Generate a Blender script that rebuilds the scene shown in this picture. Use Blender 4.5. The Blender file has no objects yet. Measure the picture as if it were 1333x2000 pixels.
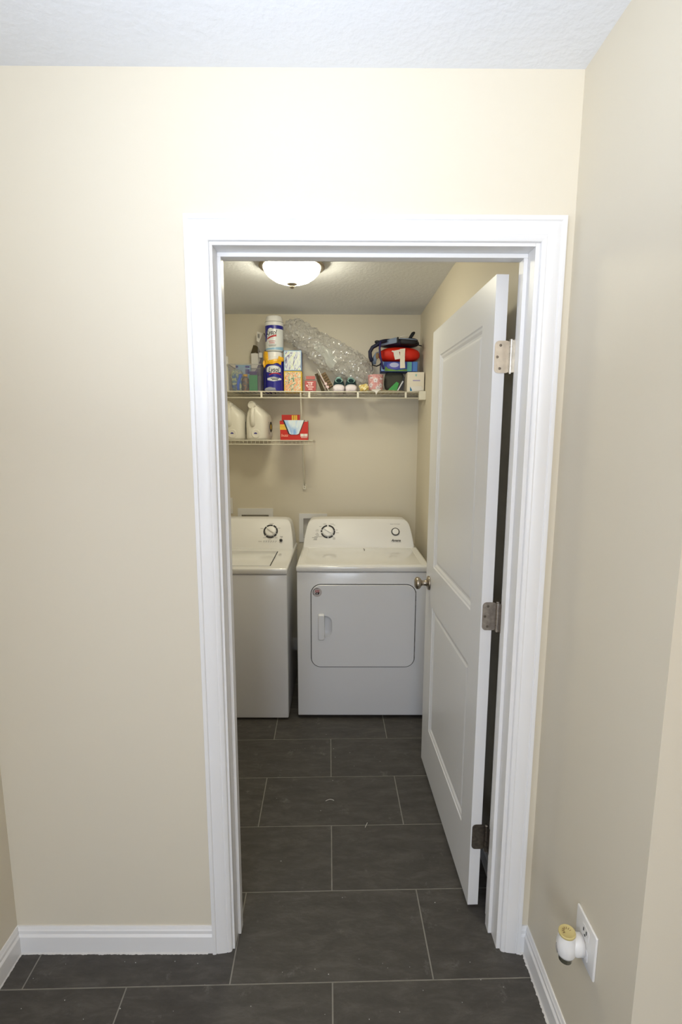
import bpy, bmesh, math, random
from mathutils import Vector, Matrix, noise
R = math.radians
random.seed(7)
SC = bpy.context.scene
COL = SC.collection

# ------------------------------------------------------------------ camera
cam_d = bpy.data.cameras.new('camera'); cam = bpy.data.objects.new('camera', cam_d); COL.objects.link(cam)
cam_d.sensor_fit = 'VERTICAL'; cam_d.sensor_height = 36; cam_d.lens = 977.39 / 2000 * 36
cam_d.clip_start = 0.02
yaw, pitch, roll = 0.0041, 0.1488, 0.0031
F = Vector((math.sin(yaw) * math.cos(pitch), math.cos(yaw) * math.cos(pitch), -math.sin(pitch)))
Rt = Vector((math.cos(yaw), -math.sin(yaw), 0)); Up = Rt.cross(F)
R2 = math.cos(roll) * Rt + math.sin(roll) * Up; U2 = -math.sin(roll) * Rt + math.cos(roll) * Up
cam.matrix_world = Matrix(((R2.x, U2.x, -F.x, 0), (R2.y, U2.y, -F.y, -1.3387), (R2.z, U2.z, -F.z, 1.5763), (0, 0, 0, 1)))
SC.camera = cam

# ------------------------------------------------------------------ world, lights, exposure
w = bpy.data.worlds.new('world'); SC.world = w; w.use_nodes = True
w.node_tree.nodes['Background'].inputs[0].default_value = (0.8, 0.85, 1, 1)
w.node_tree.nodes['Background'].inputs[1].default_value = 0.05
SC.view_settings.view_transform = 'Standard'; SC.view_settings.look = 'None'
SC.view_settings.gamma = 1; SC.view_settings.use_curve_mapping = False
SC.view_settings.exposure = 0.0
SC.cycles.transparent_max_bounces = 48

def light(name, kind, loc, energy, color, size=None, aim=None, size_y=None, spread=None):
    d = bpy.data.lights.new(name, kind); d.energy = energy; d.color = color
    if kind == 'AREA':
        d.size = size
        if size_y: d.shape = 'RECTANGLE'; d.size_y = size_y
        if spread: d.spread = spread
    else: d.shadow_soft_size = size or .05
    o = bpy.data.objects.new(name, d); COL.objects.link(o); o.location = loc
    if aim is not None: o.rotation_euler = (Vector(aim) - Vector(loc)).to_track_quat('-Z', 'Y').to_euler()
    return o
# assumed flash on the camera bounced off the hall ceiling, added cool fill lamp behind, assumed warm lamp further along the hall
light('bounce_flash', 'AREA', (-0.10, -1.12, 1.86), 6.6, (0.775, 0.86, 1.0), .30, (-0.10, -0.52, 2.448), None, R(125))  # assumed flash, out of view, aimed up at the ceiling
light('window_daylight', 'AREA', (-0.4, -4.24, 1.45), 50, (0.78, 0.865, 1.0), 1.2, (-0.4, 0, 1.3), 1.5)  # added cool fill lamp behind the camera; a window there is only assumed
light('side_window_daylight', 'AREA', (-0.955, -1.25, 1.45), 9, (0.81, 0.865, 1.0), .7, (1.0, -1.15, 1.35), 1.2)  # added fill lamp, out of view, to brighten the right wall
light('hall_lamp', 'POINT', (0.42, -2.0, 2.15), 17, (1.0, 0.72, 0.38), .12)  # assumed lamp, out of view, for the warm light on the right

# ------------------------------------------------------------------ helpers: materials
def srgb(h):
    h = h.lstrip('#'); v = [int(h[i:i + 2], 16) / 255 for i in (0, 2, 4)]
    return tuple(x / 12.92 if x <= .04045 else ((x + .055) / 1.055) ** 2.4 for x in v) + (1,)
def mat(name, color, rough=.5, metal=0, bump=0, bscale=200, bdist=.001, var=0, vscale=3, trans=0, emit=0, coat=0, alpha=None, spec=None, detail=3):
    m = bpy.data.materials.new(name); m.use_nodes = True; nt = m.node_tree; b = nt.nodes['Principled BSDF']
    c = srgb(color) if isinstance(color, str) else tuple(color) + (1,)
    b.inputs['Base Color'].default_value = c; b.inputs['Roughness'].default_value = rough; b.inputs['Metallic'].default_value = metal
    if trans: b.inputs['Transmission Weight'].default_value = trans
    if coat: b.inputs['Coat Weight'].default_value = coat; b.inputs['Coat Roughness'].default_value = .1
    if emit: b.inputs['Emission Color'].default_value = c; b.inputs['Emission Strength'].default_value = emit
    if spec is not None: b.inputs['Specular IOR Level'].default_value = spec
    tc = None
    if bump or var:
        tc = nt.nodes.new('ShaderNodeTexCoord')
    if bump:
        n = nt.nodes.new('ShaderNodeTexNoise'); n.inputs['Scale'].default_value = bscale; n.inputs['Detail'].default_value = detail
        nt.links.new(tc.outputs['Object'], n.inputs['Vector'])
        bp = nt.nodes.new('ShaderNodeBump'); bp.inputs['Strength'].default_value = bump; bp.inputs['Distance'].default_value = bdist
        nt.links.new(n.outputs['Fac'], bp.inputs['Height']); nt.links.new(bp.outputs['Normal'], b.inputs['Normal'])
    if var:
        n2 = nt.nodes.new('ShaderNodeTexNoise'); n2.inputs['Scale'].default_value = vscale; n2.inputs['Detail'].default_value = 5
        nt.links.new(tc.outputs['Object'], n2.inputs['Vector'])
        rp = nt.nodes.new('ShaderNodeValToRGB'); rp.color_ramp.elements[0].position = .3; rp.color_ramp.elements[1].position = .7
        rp.color_ramp.elements[0].color = tuple(x * (1 - var) for x in c[:3]) + (1,)
        rp.color_ramp.elements[1].color = tuple(min(1, x * (1 + var)) for x in c[:3]) + (1,)
        nt.links.new(n2.outputs['Fac'], rp.inputs['Fac']); nt.links.new(rp.outputs['Color'], b.inputs['Base Color'])
    if alpha is not None: b.inputs['Alpha'].default_value = alpha
    return m

def film(name, tint, opacity, rough=.08, spec=.6, bump=0):
    """clear plastic film: mostly transparent, a little hazy white that also lets light through, glossy on top"""
    m = bpy.data.materials.new(name); m.use_nodes = True; nt = m.node_tree; N = nt.nodes; N.clear(); L = nt.links.new
    out = N.new('ShaderNodeOutputMaterial'); tr = N.new('ShaderNodeBsdfTransparent'); tr.inputs[0].default_value = (.98, .98, .98, 1)
    di = N.new('ShaderNodeBsdfDiffuse'); tl = N.new('ShaderNodeBsdfTranslucent'); gl = N.new('ShaderNodeBsdfGlossy')
    for x in (di, tl): x.inputs[0].default_value = srgb(tint)
    gl.inputs['Roughness'].default_value = rough
    m1 = N.new('ShaderNodeMixShader'); m1.inputs[0].default_value = .45; L(di.outputs[0], m1.inputs[1]); L(tl.outputs[0], m1.inputs[2])
    m2 = N.new('ShaderNodeMixShader'); m2.inputs[0].default_value = opacity; L(tr.outputs[0], m2.inputs[1]); L(m1.outputs[0], m2.inputs[2])
    m3 = N.new('ShaderNodeMixShader'); fr = N.new('ShaderNodeLayerWeight')
    pw = N.new('ShaderNodeMath'); pw.operation = 'POWER'; pw.inputs[1].default_value = 4; L(fr.outputs['Facing'], pw.inputs[0])
    mu = N.new('ShaderNodeMath'); mu.operation = 'MULTIPLY_ADD'; mu.inputs[1].default_value = spec * .6; mu.inputs[2].default_value = .05 * spec; L(pw.outputs[0], mu.inputs[0])
    L(mu.outputs[0], m3.inputs[0]); L(m2.outputs[0], m3.inputs[1]); L(gl.outputs[0], m3.inputs[2]); L(m3.outputs[0], out.inputs[0])
    if bump:
        tc = N.new('ShaderNodeTexCoord'); vo = N.new('ShaderNodeTexVoronoi'); vo.inputs['Scale'].default_value = 60
        bp = N.new('ShaderNodeBump'); bp.inputs['Strength'].default_value = bump; bp.inputs['Distance'].default_value = .01
        L(tc.outputs['Object'], vo.inputs['Vector']); L(vo.outputs['Distance'], bp.inputs['Height'])
        for x in (gl, di, fr): L(bp.outputs[0], x.inputs['Normal'])
    return m

def ramp_mat(name, stops, scale=8, rough=.5, stretch=(1, 1, 1), detail=3, distort=1.5, coat=0):
    m = bpy.data.materials.new(name); m.use_nodes = True; nt = m.node_tree; b = nt.nodes['Principled BSDF']
    b.inputs['Roughness'].default_value = rough; b.inputs['Coat Weight'].default_value = coat
    tc = nt.nodes.new('ShaderNodeTexCoord'); mp = nt.nodes.new('ShaderNodeMapping'); mp.inputs['Scale'].default_value = stretch
    n = nt.nodes.new('ShaderNodeTexNoise'); n.inputs['Scale'].default_value = scale; n.inputs['Detail'].default_value = detail; n.inputs['Distortion'].default_value = distort
    r = nt.nodes.new('ShaderNodeValToRGB'); r.color_ramp.interpolation = 'LINEAR'
    while len(r.color_ramp.elements) < len(stops): r.color_ramp.elements.new(.5)
    for e, (p, c) in zip(r.color_ramp.elements, stops): e.position = p; e.color = srgb(c)
    nt.links.new(tc.outputs['Object'], mp.inputs[0]); nt.links.new(mp.outputs[0], n.inputs['Vector'])
    nt.links.new(n.outputs['Fac'], r.inputs[0]); nt.links.new(r.outputs[0], b.inputs['Base Color'])
    return m

def slate(name):
    m = bpy.data.materials.new(name); m.use_nodes = True; nt = m.node_tree; b = nt.nodes['Principled BSDF']; L = nt.links.new
    tc = nt.nodes.new('ShaderNodeTexCoord'); oi = nt.nodes.new('ShaderNodeObjectInfo')
    rnd = nt.nodes.new('ShaderNodeVectorMath'); rnd.operation = 'SCALE'; rnd.inputs[0].default_value = (37, 19, 5)
    L(oi.outputs['Random'], rnd.inputs['Scale'])
    add = nt.nodes.new('ShaderNodeVectorMath'); add.operation = 'ADD'; L(tc.outputs['Object'], add.inputs[0]); L(rnd.outputs[0], add.inputs[1])
    mp = nt.nodes.new('ShaderNodeMapping'); mp.inputs['Rotation'].default_value = (0, 0, -.55); mp.inputs['Scale'].default_value = (1, 3.0, 1); L(add.outputs[0], mp.inputs[0])
    n1 = nt.nodes.new('ShaderNodeTexNoise'); n1.inputs['Scale'].default_value = 9; n1.inputs['Detail'].default_value = 9; n1.inputs['Distortion'].default_value = .35; n1.inputs['Roughness'].default_value = .72
    L(mp.outputs[0], n1.inputs['Vector'])
    n2 = nt.nodes.new('ShaderNodeTexNoise'); n2.inputs['Scale'].default_value = 60; n2.inputs['Detail'].default_value = 6; L(mp.outputs[0], n2.inputs['Vector'])
    r = nt.nodes.new('ShaderNodeValToRGB'); e = r.color_ramp.elements
    e[0].position = .25; e[0].color = srgb('#3e3b38'); e[1].position = .82; e[1].color = srgb('#64605b')
    k = e.new(.5); k.color = srgb('#4c4945')
    L(n1.outputs['Fac'], r.inputs[0])
    # dusty scuffs
    n3 = nt.nodes.new('ShaderNodeTexNoise'); n3.inputs['Scale'].default_value = 14; n3.inputs['Detail'].default_value = 8; n3.inputs['Roughness'].default_value = .75; L(add.outputs[0], n3.inputs['Vector'])
    r3 = nt.nodes.new('ShaderNodeValToRGB'); r3.color_ramp.elements[0].position = .6; r3.color_ramp.elements[1].position = .85
    L(n3.outputs['Fac'], r3.inputs[0])
    mx = nt.nodes.new('ShaderNodeMix'); mx.data_type = 'RGBA'; L(r3.outputs[0], mx.inputs[0]); L(r.outputs[0], mx.inputs[6]); mx.inputs[7].default_value = srgb('#84817c')
    L(mx.outputs[2], b.inputs['Base Color'])
    b.inputs['Roughness'].default_value = .5
    b.inputs['Specular IOR Level'].default_value = .35
    sm = nt.nodes.new('ShaderNodeMath'); sm.operation = 'MULTIPLY_ADD'; sm.inputs[1].default_value = .35; L(n2.outputs['Fac'], sm.inputs[0]); L(n1.outputs['Fac'], sm.inputs[2])
    bp = nt.nodes.new('ShaderNodeBump'); bp.inputs['Strength'].default_value = .35; bp.inputs['Distance'].default_value = .004; L(sm.outputs[0], bp.inputs['Height'])
    L(bp.outputs[0], b.inputs['Normal'])
    return m

def glass_emit(name):
    m = bpy.data.materials.new(name); m.use_nodes = True; b = m.node_tree.nodes['Principled BSDF']
    b.inputs['Base Color'].default_value = (1, 1, 1, 1); b.inputs['Roughness'].default_value = .3
    b.inputs['Emission Color'].default_value = (1.0, .94, .72, 1); b.inputs['Emission Strength'].default_value = LAMP
    return m
LAMP = 43.0

M = dict(
    wall=mat('wall_paint', (.735, .677, .552), .62, bump=.15, bscale=260, bdist=.0006),
    ceil=mat('ceiling_paint', (.82, .84, .88), .9, bump=.5, bscale=55, bdist=.004, detail=6),
    trim=mat('trim_paint', (.83, .825, .82), .35),
    door=mat('door_paint', (.77, .77, .77), .32),
    slate=slate('slate_tile'),
    grout=mat('grout', '#8d8a82', .9, bump=.5, bscale=400, bdist=.001, var=.12, vscale=30),
    caulk=mat('caulk', '#d5d3cf', .8, bump=.5, bscale=300),
    enamel=mat('white_enamel', (.75, .755, .775), .22, coat=.3),
    enamel_top=mat('glossy_white_top', (.78, .775, .765), .10, coat=.5),
    enamel2=mat('white_plastic_console', (.79, .78, .765), .42, spec=.35),
    shadow=mat('dark_gap', '#141414', .8),
    nickel=mat('brushed_nickel', '#a89e90', .32, 1),
    steel=mat('satin_steel', '#cdc6ba', .36, 1, var=.1, vscale=60),
    steel_dull=mat('worn_dark_steel', '#7d756b', .45, 1, var=.25, vscale=90),
    wire=mat('white_coated_wire', '#e6e1cf', .4),
    white=mat('white_plastic', '#e9e8e6', .35),
    whitepaper=mat('white_paper', '#e6e2da', .8),
    black=mat('black_plastic', '#121214', .4),
    ink=mat('black_ink', '#17161a', .6),
    grey_ink=mat('grey_ink', '#8f8c88', .7),
    glass=glass_emit('lit_frosted_glass'),
    hdpe=mat('milky_white_plastic', '#e4e0d4', .38),
    bluelab=mat('deep_blue_label', '#1c1c8c', .35, coat=.3),
    canlab=mat('pale_can_label', '#dfe3e4', .3, coat=.4),
    skyblue=mat('sky_blue_print', '#8fb7d4', .35),
    red=mat('red_print', '#b3222a', .5),
    yellow=mat('yellow_plastic', '#f2b41f', .35, var=.2, vscale=40),
    yellowp=mat('yellow_print', '#f0c93f', .5),
    redcard=mat('red_card', '#c8240c', .5),
    orangered=mat('red_nylon', '#d02000', .6, bump=.3, bscale=60, bdist=.003),
    navy=mat('navy_nylon', '#161936', .6, bump=.4, bscale=500),
    blackny=mat('black_nylon', '#0c0e14', .55, bump=.4, bscale=500),
    greyny=mat('grey_blue_nylon', '#7f8ea6', .55, bump=.3, bscale=300),
    purplestrap=mat('purple_navy_webbing', '#2b2160', .6),
    tan=mat('tan_mesh', '#8a6f4c', .8),
    card=mat('brown_card', '#7d664a', .8, var=.25, vscale=60),
    darkcard=mat('dark_olive_card', '#4a4026', .8),
    green=mat('green_card', '#2f8a55', .6),
    greenpk=mat('green_print', '#2c9a3c', .35, coat=.4),
    pinkr=mat('pink_ribbon', '#f0cdd0', .5),
    teal=mat('dark_teal_fabric', '#123238', .7, bump=.4, bscale=500),
    seafoam=mat('seafoam_fabric', '#9fc7bd', .6),
    rubber=mat('white_rubber', '#e9dfe2', .5),
    cream=mat('cream_card', '#e9e1cf', .6),
    lilac=mat('lilac_print', '#a79cc6', .6),
    tealp=mat('teal_print', '#2a7ba6', .6),
    orangep=mat('orange_print', '#e0752f', .6),
    bluebox=mat('blue_tissue_card', '#2f4aa0', .5),
    bluebox2=mat('light_blue_card', '#4f7fc8', .5),
    violet=mat('violet_card', '#40206e', .4, coat=.3),
    quilt=mat('beige_quilted_fabric', '#c9bf9f', .9, bump=.8, bscale=70, bdist=.006),
    gold=mat('gold_plastic', '#cbbb80', .35),
    amber=mat('amber_plastic', '#5e4a1c', .3, coat=.3),
    brownwall=mat('box_recess', '#d8d4ca', .6),
    tub=film('clear_tub_plastic', '#e8e6ea', .22),
    bin=film('clear_bin_plastic', '#d2d0e2', .10),
    wrap=film('bubble_film', '#fdfcf8', .42, .13, 1.9, .35),
    wrapwhite=film('hazy_white_film', '#eef4f0', .5, .25),
    pic1=ramp_mat('pastel_swirl_print', [(.28, '#8fae46'), (.4, '#e8ecd6'), (.5, '#dfe7e2'), (.58, '#b9bcd8'), (.66, '#4c4a78'), (.75, '#e4b56c')], 26, .35, (1, 1, .5), 5, 3, .4),
    pic2=ramp_mat('floral_swirl_print', [(.28, '#2c4a36'), (.4, '#7f9a72'), (.47, '#efe9c8'), (.55, '#ec9a5c'), (.63, '#e9b08a'), (.74, '#4a4552')], 26, .35, (1, 1, 1), 5, 3, .4),
    picsky=ramp_mat('pale_blue_print', [(.3, '#86b4ea'), (.5, '#dcebf6'), (.7, '#f4ecd0')], 9, .5),
    pinkfl=ramp_mat('pink_floral_wrap', [(.35, '#cf8f90'), (.5, '#dba09e'), (.66, '#ecc9c4')], 55, .6, (1, 1, 1), 3, 1),
    crumple=ramp_mat('crumpled_yellow_film', [(.3, '#c58a1c'), (.5, '#ead98a'), (.65, '#f4f1df')], 60, .3),
    bagmix=ramp_mat('blue_green_print', [(.3, '#2f55c4'), (.45, '#6d95b8'), (.55, '#c3cf9a'), (.7, '#e7ead8')], 30, .35),
    bottlemix=ramp_mat('dusky_label_print', [(.35, '#2c2f48'), (.5, '#6a6a62'), (.65, '#b5702e')], 45, .4),
)

# ------------------------------------------------------------------ helpers: geometry (all shapes in world coordinates)
def new(): return bmesh.new()
def box(bm, a, b, bev=0, seg=2):
    vs = [bm.verts.new((x, y, z)) for z in (a[2], b[2]) for x, y in ((a[0], a[1]), (b[0], a[1]), (b[0], b[1]), (a[0], b[1]))]
    fs = [bm.faces.new([vs[i] for i in f]) for f in ((3, 2, 1, 0), (4, 5, 6, 7), (0, 1, 5, 4), (1, 2, 6, 5), (2, 3, 7, 6), (3, 0, 4, 7))]
    if bev:
        es = list({e for f in fs for e in f.edges})
        bmesh.ops.bevel(bm, geom=es, offset=bev, segments=seg, affect='EDGES', profile=.5)
    return bm
def ring(c, u, v, r, n, r2=None, off=0):
    c, u, v = Vector(c), Vector(u), Vector(v)
    return [c + u * (r * math.cos(2 * math.pi * i / n + off)) + v * ((r2 or r) * math.sin(2 * math.pi * i / n + off)) for i in range(n)]
def loft(bm, rings, cap0=True, cap1=True, closed=True):
    R_ = [[bm.verts.new(p) for p in rg] for rg in rings]; n = len(R_[0])
    for a, b in zip(R_, R_[1:]):
        for i in range(n if closed else n - 1):
            j = (i + 1) % n
            try: bm.faces.new((a[i], a[j], b[j], b[i]))
            except ValueError: pass
    if cap0 and closed: bm.faces.new(R_[0][::-1])
    if cap1 and closed: bm.faces.new(R_[-1])
    return bm
def frame_of(d):
    d = Vector(d).normalized(); a = Vector((0, 0, 1)) if abs(d.z) < .9 else Vector((1, 0, 0))
    u = d.cross(a).normalized(); return u, d.cross(u).normalized()
def cyl(bm, p0, p1, r0, r1=None, n=20, cap=True):
    p0, p1 = Vector(p0), Vector(p1); u, v = frame_of(p1 - p0)
    return loft(bm, [ring(p0, u, v, r0, n), ring(p1, u, v, r1 if r1 is not None else r0, n)], cap, cap)
def lathe(bm, c, axis, prof, n=32, cap0=True, cap1=True):
    """prof: list of (distance along axis, radius)"""
    c, ax = Vector(c), Vector(axis).normalized(); u, v = frame_of(ax)
    return loft(bm, [ring(c + ax * t, u, v, max(r, 1e-4), n) for t, r in prof], cap0, cap1)
def tube(bm, pts, r, n=8, flat=None):
    pts = [Vector(p) for p in pts]; rings = []; pu = None
    for i, p in enumerate(pts):
        d = (pts[min(i + 1, len(pts) - 1)] - pts[max(i - 1, 0)]).normalized()
        if pu is None: u, v = frame_of(d)
        else:
            u = (pu - d * pu.dot(d)).normalized(); v = d.cross(u)
        pu = u
        rings.append(ring(p, u, v, r, n, flat))
    return loft(bm, rings)
def prism(bm, poly, vec):
    vec = Vector(vec); return loft(bm, [[Vector(p) for p in poly], [Vector(p) + vec for p in poly]])
def quad(bm, *p): bm.faces.new([bm.verts.new(x) for x in p]); return bm
def rrect(x0, x1, z0, z1, r, n=8):
    out = []
    for cx, cz, a0 in ((x1 - r, z1 - r, 0), (x0 + r, z1 - r, 90), (x0 + r, z0 + r, 180), (x1 - r, z0 + r, 270)):
        for i in range(n + 1):
            a = R(a0 + 90 * i / n); out.append((cx + r * math.cos(a), cz + r * math.sin(a)))
    return out
def superblob(bm, c, s, p=2.6, nu=28, nv=16, wob=0, ws=8, seed=0, rot=None):
    """superellipsoid with noise wobble"""
    c = Vector(c); rot = rot or Matrix.Identity(3); rings = []
    sg = lambda x, e: math.copysign(abs(x) ** e, x)
    for j in range(nv + 1):
        ph = -math.pi / 2 + math.pi * (j + .001 * (j == 0) - .001 * (j == nv)) / nv; rg = []
        for i in range(nu):
            th = 2 * math.pi * i / nu
            q = Vector((s[0] * sg(math.cos(ph), 2 / p) * sg(math.cos(th), 2 / p), s[1] * sg(math.cos(ph), 2 / p) * sg(math.sin(th), 2 / p), s[2] * sg(math.sin(ph), 2 / p)))
            if wob: q *= 1 + wob * noise.noise(q * ws + Vector((seed, seed * 2, 0)))
            rg.append(c + rot @ q)
        rings.append(rg)
    return loft(bm, rings)

def obj(name, bm, m, parent=None, smooth=False, angle=None, mats=None):
    bmesh.ops.recalc_face_normals(bm, faces=bm.faces)
    off = Vector(parent['_base']) if parent is not None and '_base' in parent else Vector((0, 0, 0))
    if off.length: bmesh.ops.translate(bm, verts=bm.verts, vec=-off)
    me = bpy.data.meshes.new(name); bm.to_mesh(me); bm.free()
    for x in (mats or [m]): me.materials.append(x)
    if smooth or angle:
        me.polygons.foreach_set('use_smooth', [True] * len(me.polygons))
        if angle: me.set_sharp_from_angle(angle=R(angle))
    o = bpy.data.objects.new(name, me); COL.objects.link(o)
    if parent is not None:
        o.parent = parent; o['_base'] = tuple(off)
    return o
def tag(o, label=None, cat=None, group=None, kind=None):
    if label: o['label'] = label
    if cat: o['category'] = cat
    if group: o['group'] = group
    if kind: o['kind'] = kind
    return o
def thing(name, base, label, cat, group=None, kind=None):
    o = bpy.data.objects.new(name, None); COL.objects.link(o); o.location = base; o['_base'] = tuple(base); o.empty_display_size = .05
    return tag(o, label, cat, group, kind)
def solo(name, bm, m, label, cat, group=None, kind=None, **k):
    """a thing that is one mesh: origin moved to its lowest centre"""
    vs = [v.co for v in bm.verts]; mn = Vector([min(v[i] for v in vs) for i in range(3)]); mx = Vector([max(v[i] for v in vs) for i in range(3)])
    base = Vector(((mn.x + mx.x) / 2, (mn.y + mx.y) / 2, mn.z))
    bmesh.ops.translate(bm, verts=bm.verts, vec=-base)
    o = obj(name, bm, m, **k); o.location = base; o['_base'] = tuple(base)
    return tag(o, label, cat, group, kind)
def text_bm(txt, size, origin, u, v, shear=0, depth=.0004, align='LEFT', squash=1, bold=0):
    """flat lettering lying in the plane u (reading) x v (up)"""
    cu = bpy.data.curves.new('t', 'FONT'); cu.body = txt; cu.size = size; cu.shear = shear; cu.align_x = align; cu.resolution_u = 3; cu.offset = bold
    o = bpy.data.objects.new('t', cu); COL.objects.link(o); bpy.context.view_layer.update()
    me = o.evaluated_get(bpy.context.evaluated_depsgraph_get()).to_mesh()
    bm = bmesh.new(); bm.from_mesh(me); o.evaluated_get(bpy.context.evaluated_depsgraph_get()).to_mesh_clear()
    bpy.data.objects.remove(o); bpy.data.curves.remove(cu)
    u, v = Vector(u).normalized(), Vector(v).normalized(); n = u.cross(v)
    for x in bm.verts: x.co = Vector(origin) + u * x.co.x * squash + v * x.co.y + n * depth
    return bm
def bend(bm, c, r):
    """wrap geometry given as (arc length, radial offset, z) around a vertical cylinder, arc 0 facing the hall"""
    for x in bm.verts:
        a = x.co.x / r; rr = r + x.co.y
        x.co = Vector((c[0] + rr * math.sin(a), c[1] - rr * math.cos(a), x.co.z))
    return bm
def patch(u0, u1, zlo, zhi, n=24, off=.0005):
    bm = bmesh.new(); rows = []
    for i in range(n + 1):
        u = u0 + (u1 - u0) * i / n
        lo = zlo(u) if callable(zlo) else zlo; hi = zhi(u) if callable(zhi) else zhi
        rows.append([bm.verts.new((u, off, lo)), bm.verts.new((u, off, hi))])
    for a, b in zip(rows, rows[1:]): bm.faces.new((a[0], b[0], b[1], a[1]))
    return bm

# ------------------------------------------------------------------ setting
XR, XL, HC = .587, -.988, 2.448      # hall right and left walls, hall ceiling
LR, LL, LB, LH = .553, -1.05, 2.225, 2.40   # laundry room right, left, end wall, ceiling
YC = -.503                           # outside corner of the right wall
def struct(name, bm, m, label=None, **k):
    o = obj(name, bm, m, **k); o['kind'] = 'structure'
    if label: o['label'] = label
    return o
bm = new(); box(bm, (-1.15, 0, 0), (-.333, .12, 2.52)); box(bm, (.512, 0, 0), (.70, .12, 2.52)); box(bm, (-.333, 0, 2.069), (.512, .12, 2.52))
struct('wall_front', bm, M['wall'], 'cream wall with the laundry doorway in it')
bm = new(); prism(bm, [(XR, 0, 0), (XR, YC, 0), (2.6, YC, 0), (2.6, -.40, 0), (.70, -.40, 0), (.70, 0, 0)], (0, 0, 2.52))
struct('wall_right', bm, M['wall'], 'cream side wall right of the doorway, ending in an outside corner')
bm = new(); box(bm, (XL - .1, -4.4, 0), (XL, 0, 2.52)); struct('wall_left', bm, M['wall'], 'cream side wall left of the doorway')
bm = new(); box(bm, (XL, -4.4, 0), (2.7, -4.3, 2.52)); struct('wall_back', bm, M['wall'])
bm = new(); box(bm, (2.6, -4.3, 0), (2.7, -.40, 2.52)); struct('wall_far_right', bm, M['wall'])
bm = new(); box(bm, (LR, .12, 0), (.70, 2.33, 2.52)); struct('wall_laundry_right', bm, M['wall'], 'beige side wall of the laundry closet behind the open door')
bm = new(); box(bm, (-1.15, .12, 0), (LL, 2.33, 2.52)); struct('wall_laundry_left', bm, M['wall'])
# end wall with two square holes for the recessed boxes
BX = [(-.702, -.505, .875, 1.022), (-.257, -.113, .853, .997)]
bm = new(); y0, y1 = LB, 2.33
xs = [LL, BX[0][0], BX[0][1], BX[1][0], BX[1][1], LR]
for i in range(5):
    if i in (1, 3):
        b = BX[0 if i == 1 else 1]; box(bm, (b[0], y0, 0), (b[1], y1, b[2])); box(bm, (b[0], y0, b[3]), (b[1], y1, 2.52))
    else: box(bm, (xs[i], y0, 0), (xs[i + 1], y1, 2.52))
struct('wall_laundry_end', bm, M['wall'], 'beige end wall of the laundry closet behind the machines and shelves')
bm = new(); box(bm, (XL, -4.3, HC), (2.6, 0, HC + .05)); struct('ceiling', bm, M['ceil'], 'white textured hall ceiling')
bm = new(); box(bm, (LL, .12, LH), (LR, LB, LH + .05)); o = struct('ceiling', bm, M['ceil'], 'textured ceiling of the laundry closet')

def unseen_window(n, c, u, w_, h_, nrm):
    c, u, nrm = Vector(c), Vector(u), Vector(nrm); z = Vector((0, 0, 1))
    o = bpy.data.objects.new('window_%d' % n, None); COL.objects.link(o); o['kind'] = 'structure'
    def slab(name, m, a0, a1, b0, b1, t0, t1):
        bm = new(); ps = [c + u * a + z * b + nrm * t0 for a, b in ((a0, b0), (a1, b0), (a1, b1), (a0, b1))]; prism(bm, ps, nrm * (t1 - t0)); obj(name, bm, m, o)
    for a0, a1, b0, b1 in ((-w_ / 2 - .06, w_ / 2 + .06, h_ / 2, h_ / 2 + .06), (-w_ / 2 - .06, w_ / 2 + .06, -h_ / 2 - .06, -h_ / 2), (-w_ / 2 - .06, -w_ / 2, -h_ / 2, h_ / 2), (w_ / 2, w_ / 2 + .06, -h_ / 2, h_ / 2)): slab('frame', M['trim'], a0, a1, b0, b1, 0, .018)
    slab('sash', M['trim'], -w_ / 2, w_ / 2, -.015, .015, 0, .012)
    slab('pane', mat('sky_pane', (.5, .6, .75), .1), -w_ / 2, w_ / 2, -h_ / 2, h_ / 2, .001, .004)
unseen_window(1, (XL, -1.25, 1.45), (0, 1, 0), .75, 1.25, (1, 0, 0))  # unseen, added only as a surround for the side fill lamp
unseen_window(2, (-.4, -4.3, 1.45), (1, 0, 0), 1.25, 1.55, (0, 1, 0))  # unseen, added as a surround for the rear fill lamp

# floor: grout bed plus every tile
TA, T, GR = .0206, .2981, .0042
bm = new(); box(bm, (-1.15, -4.4, -.06), (2.7, 2.33, -.0010)); floor = struct('floor', bm, M['grout'], 'dark slate-look tile floor with pale grout')
def clip(poly, x0, x1, y0, y1):
    for ax, val, sgn in ((0, x0, 1), (0, x1, -1), (1, y0, 1), (1, y1, -1)):
        out = []
        for i in range(len(poly)):
            a, b = poly[i - 1], poly[i]; da, db = sgn * (a[ax] - val), sgn * (b[ax] - val)
            if (da >= 0) != (db >= 0):
                t = da / (da - db); out.append((a[0] + t * (b[0] - a[0]), a[1] + t * (b[1] - a[1])))
            if db >= 0: out.append(b)
        poly = out
        if len(poly) < 3: return []
    return poly
ca, sa = math.cos(TA), math.sin(TA)
rooms = [(XL, XR, YC, .0), (XL, 2.6, -4.3, YC), (LL, LR, .12, LB), (-.32, .493, 0, .12)]
V0, U_EVEN, U_ODD = -.0951, -.3168, -.0175
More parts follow.
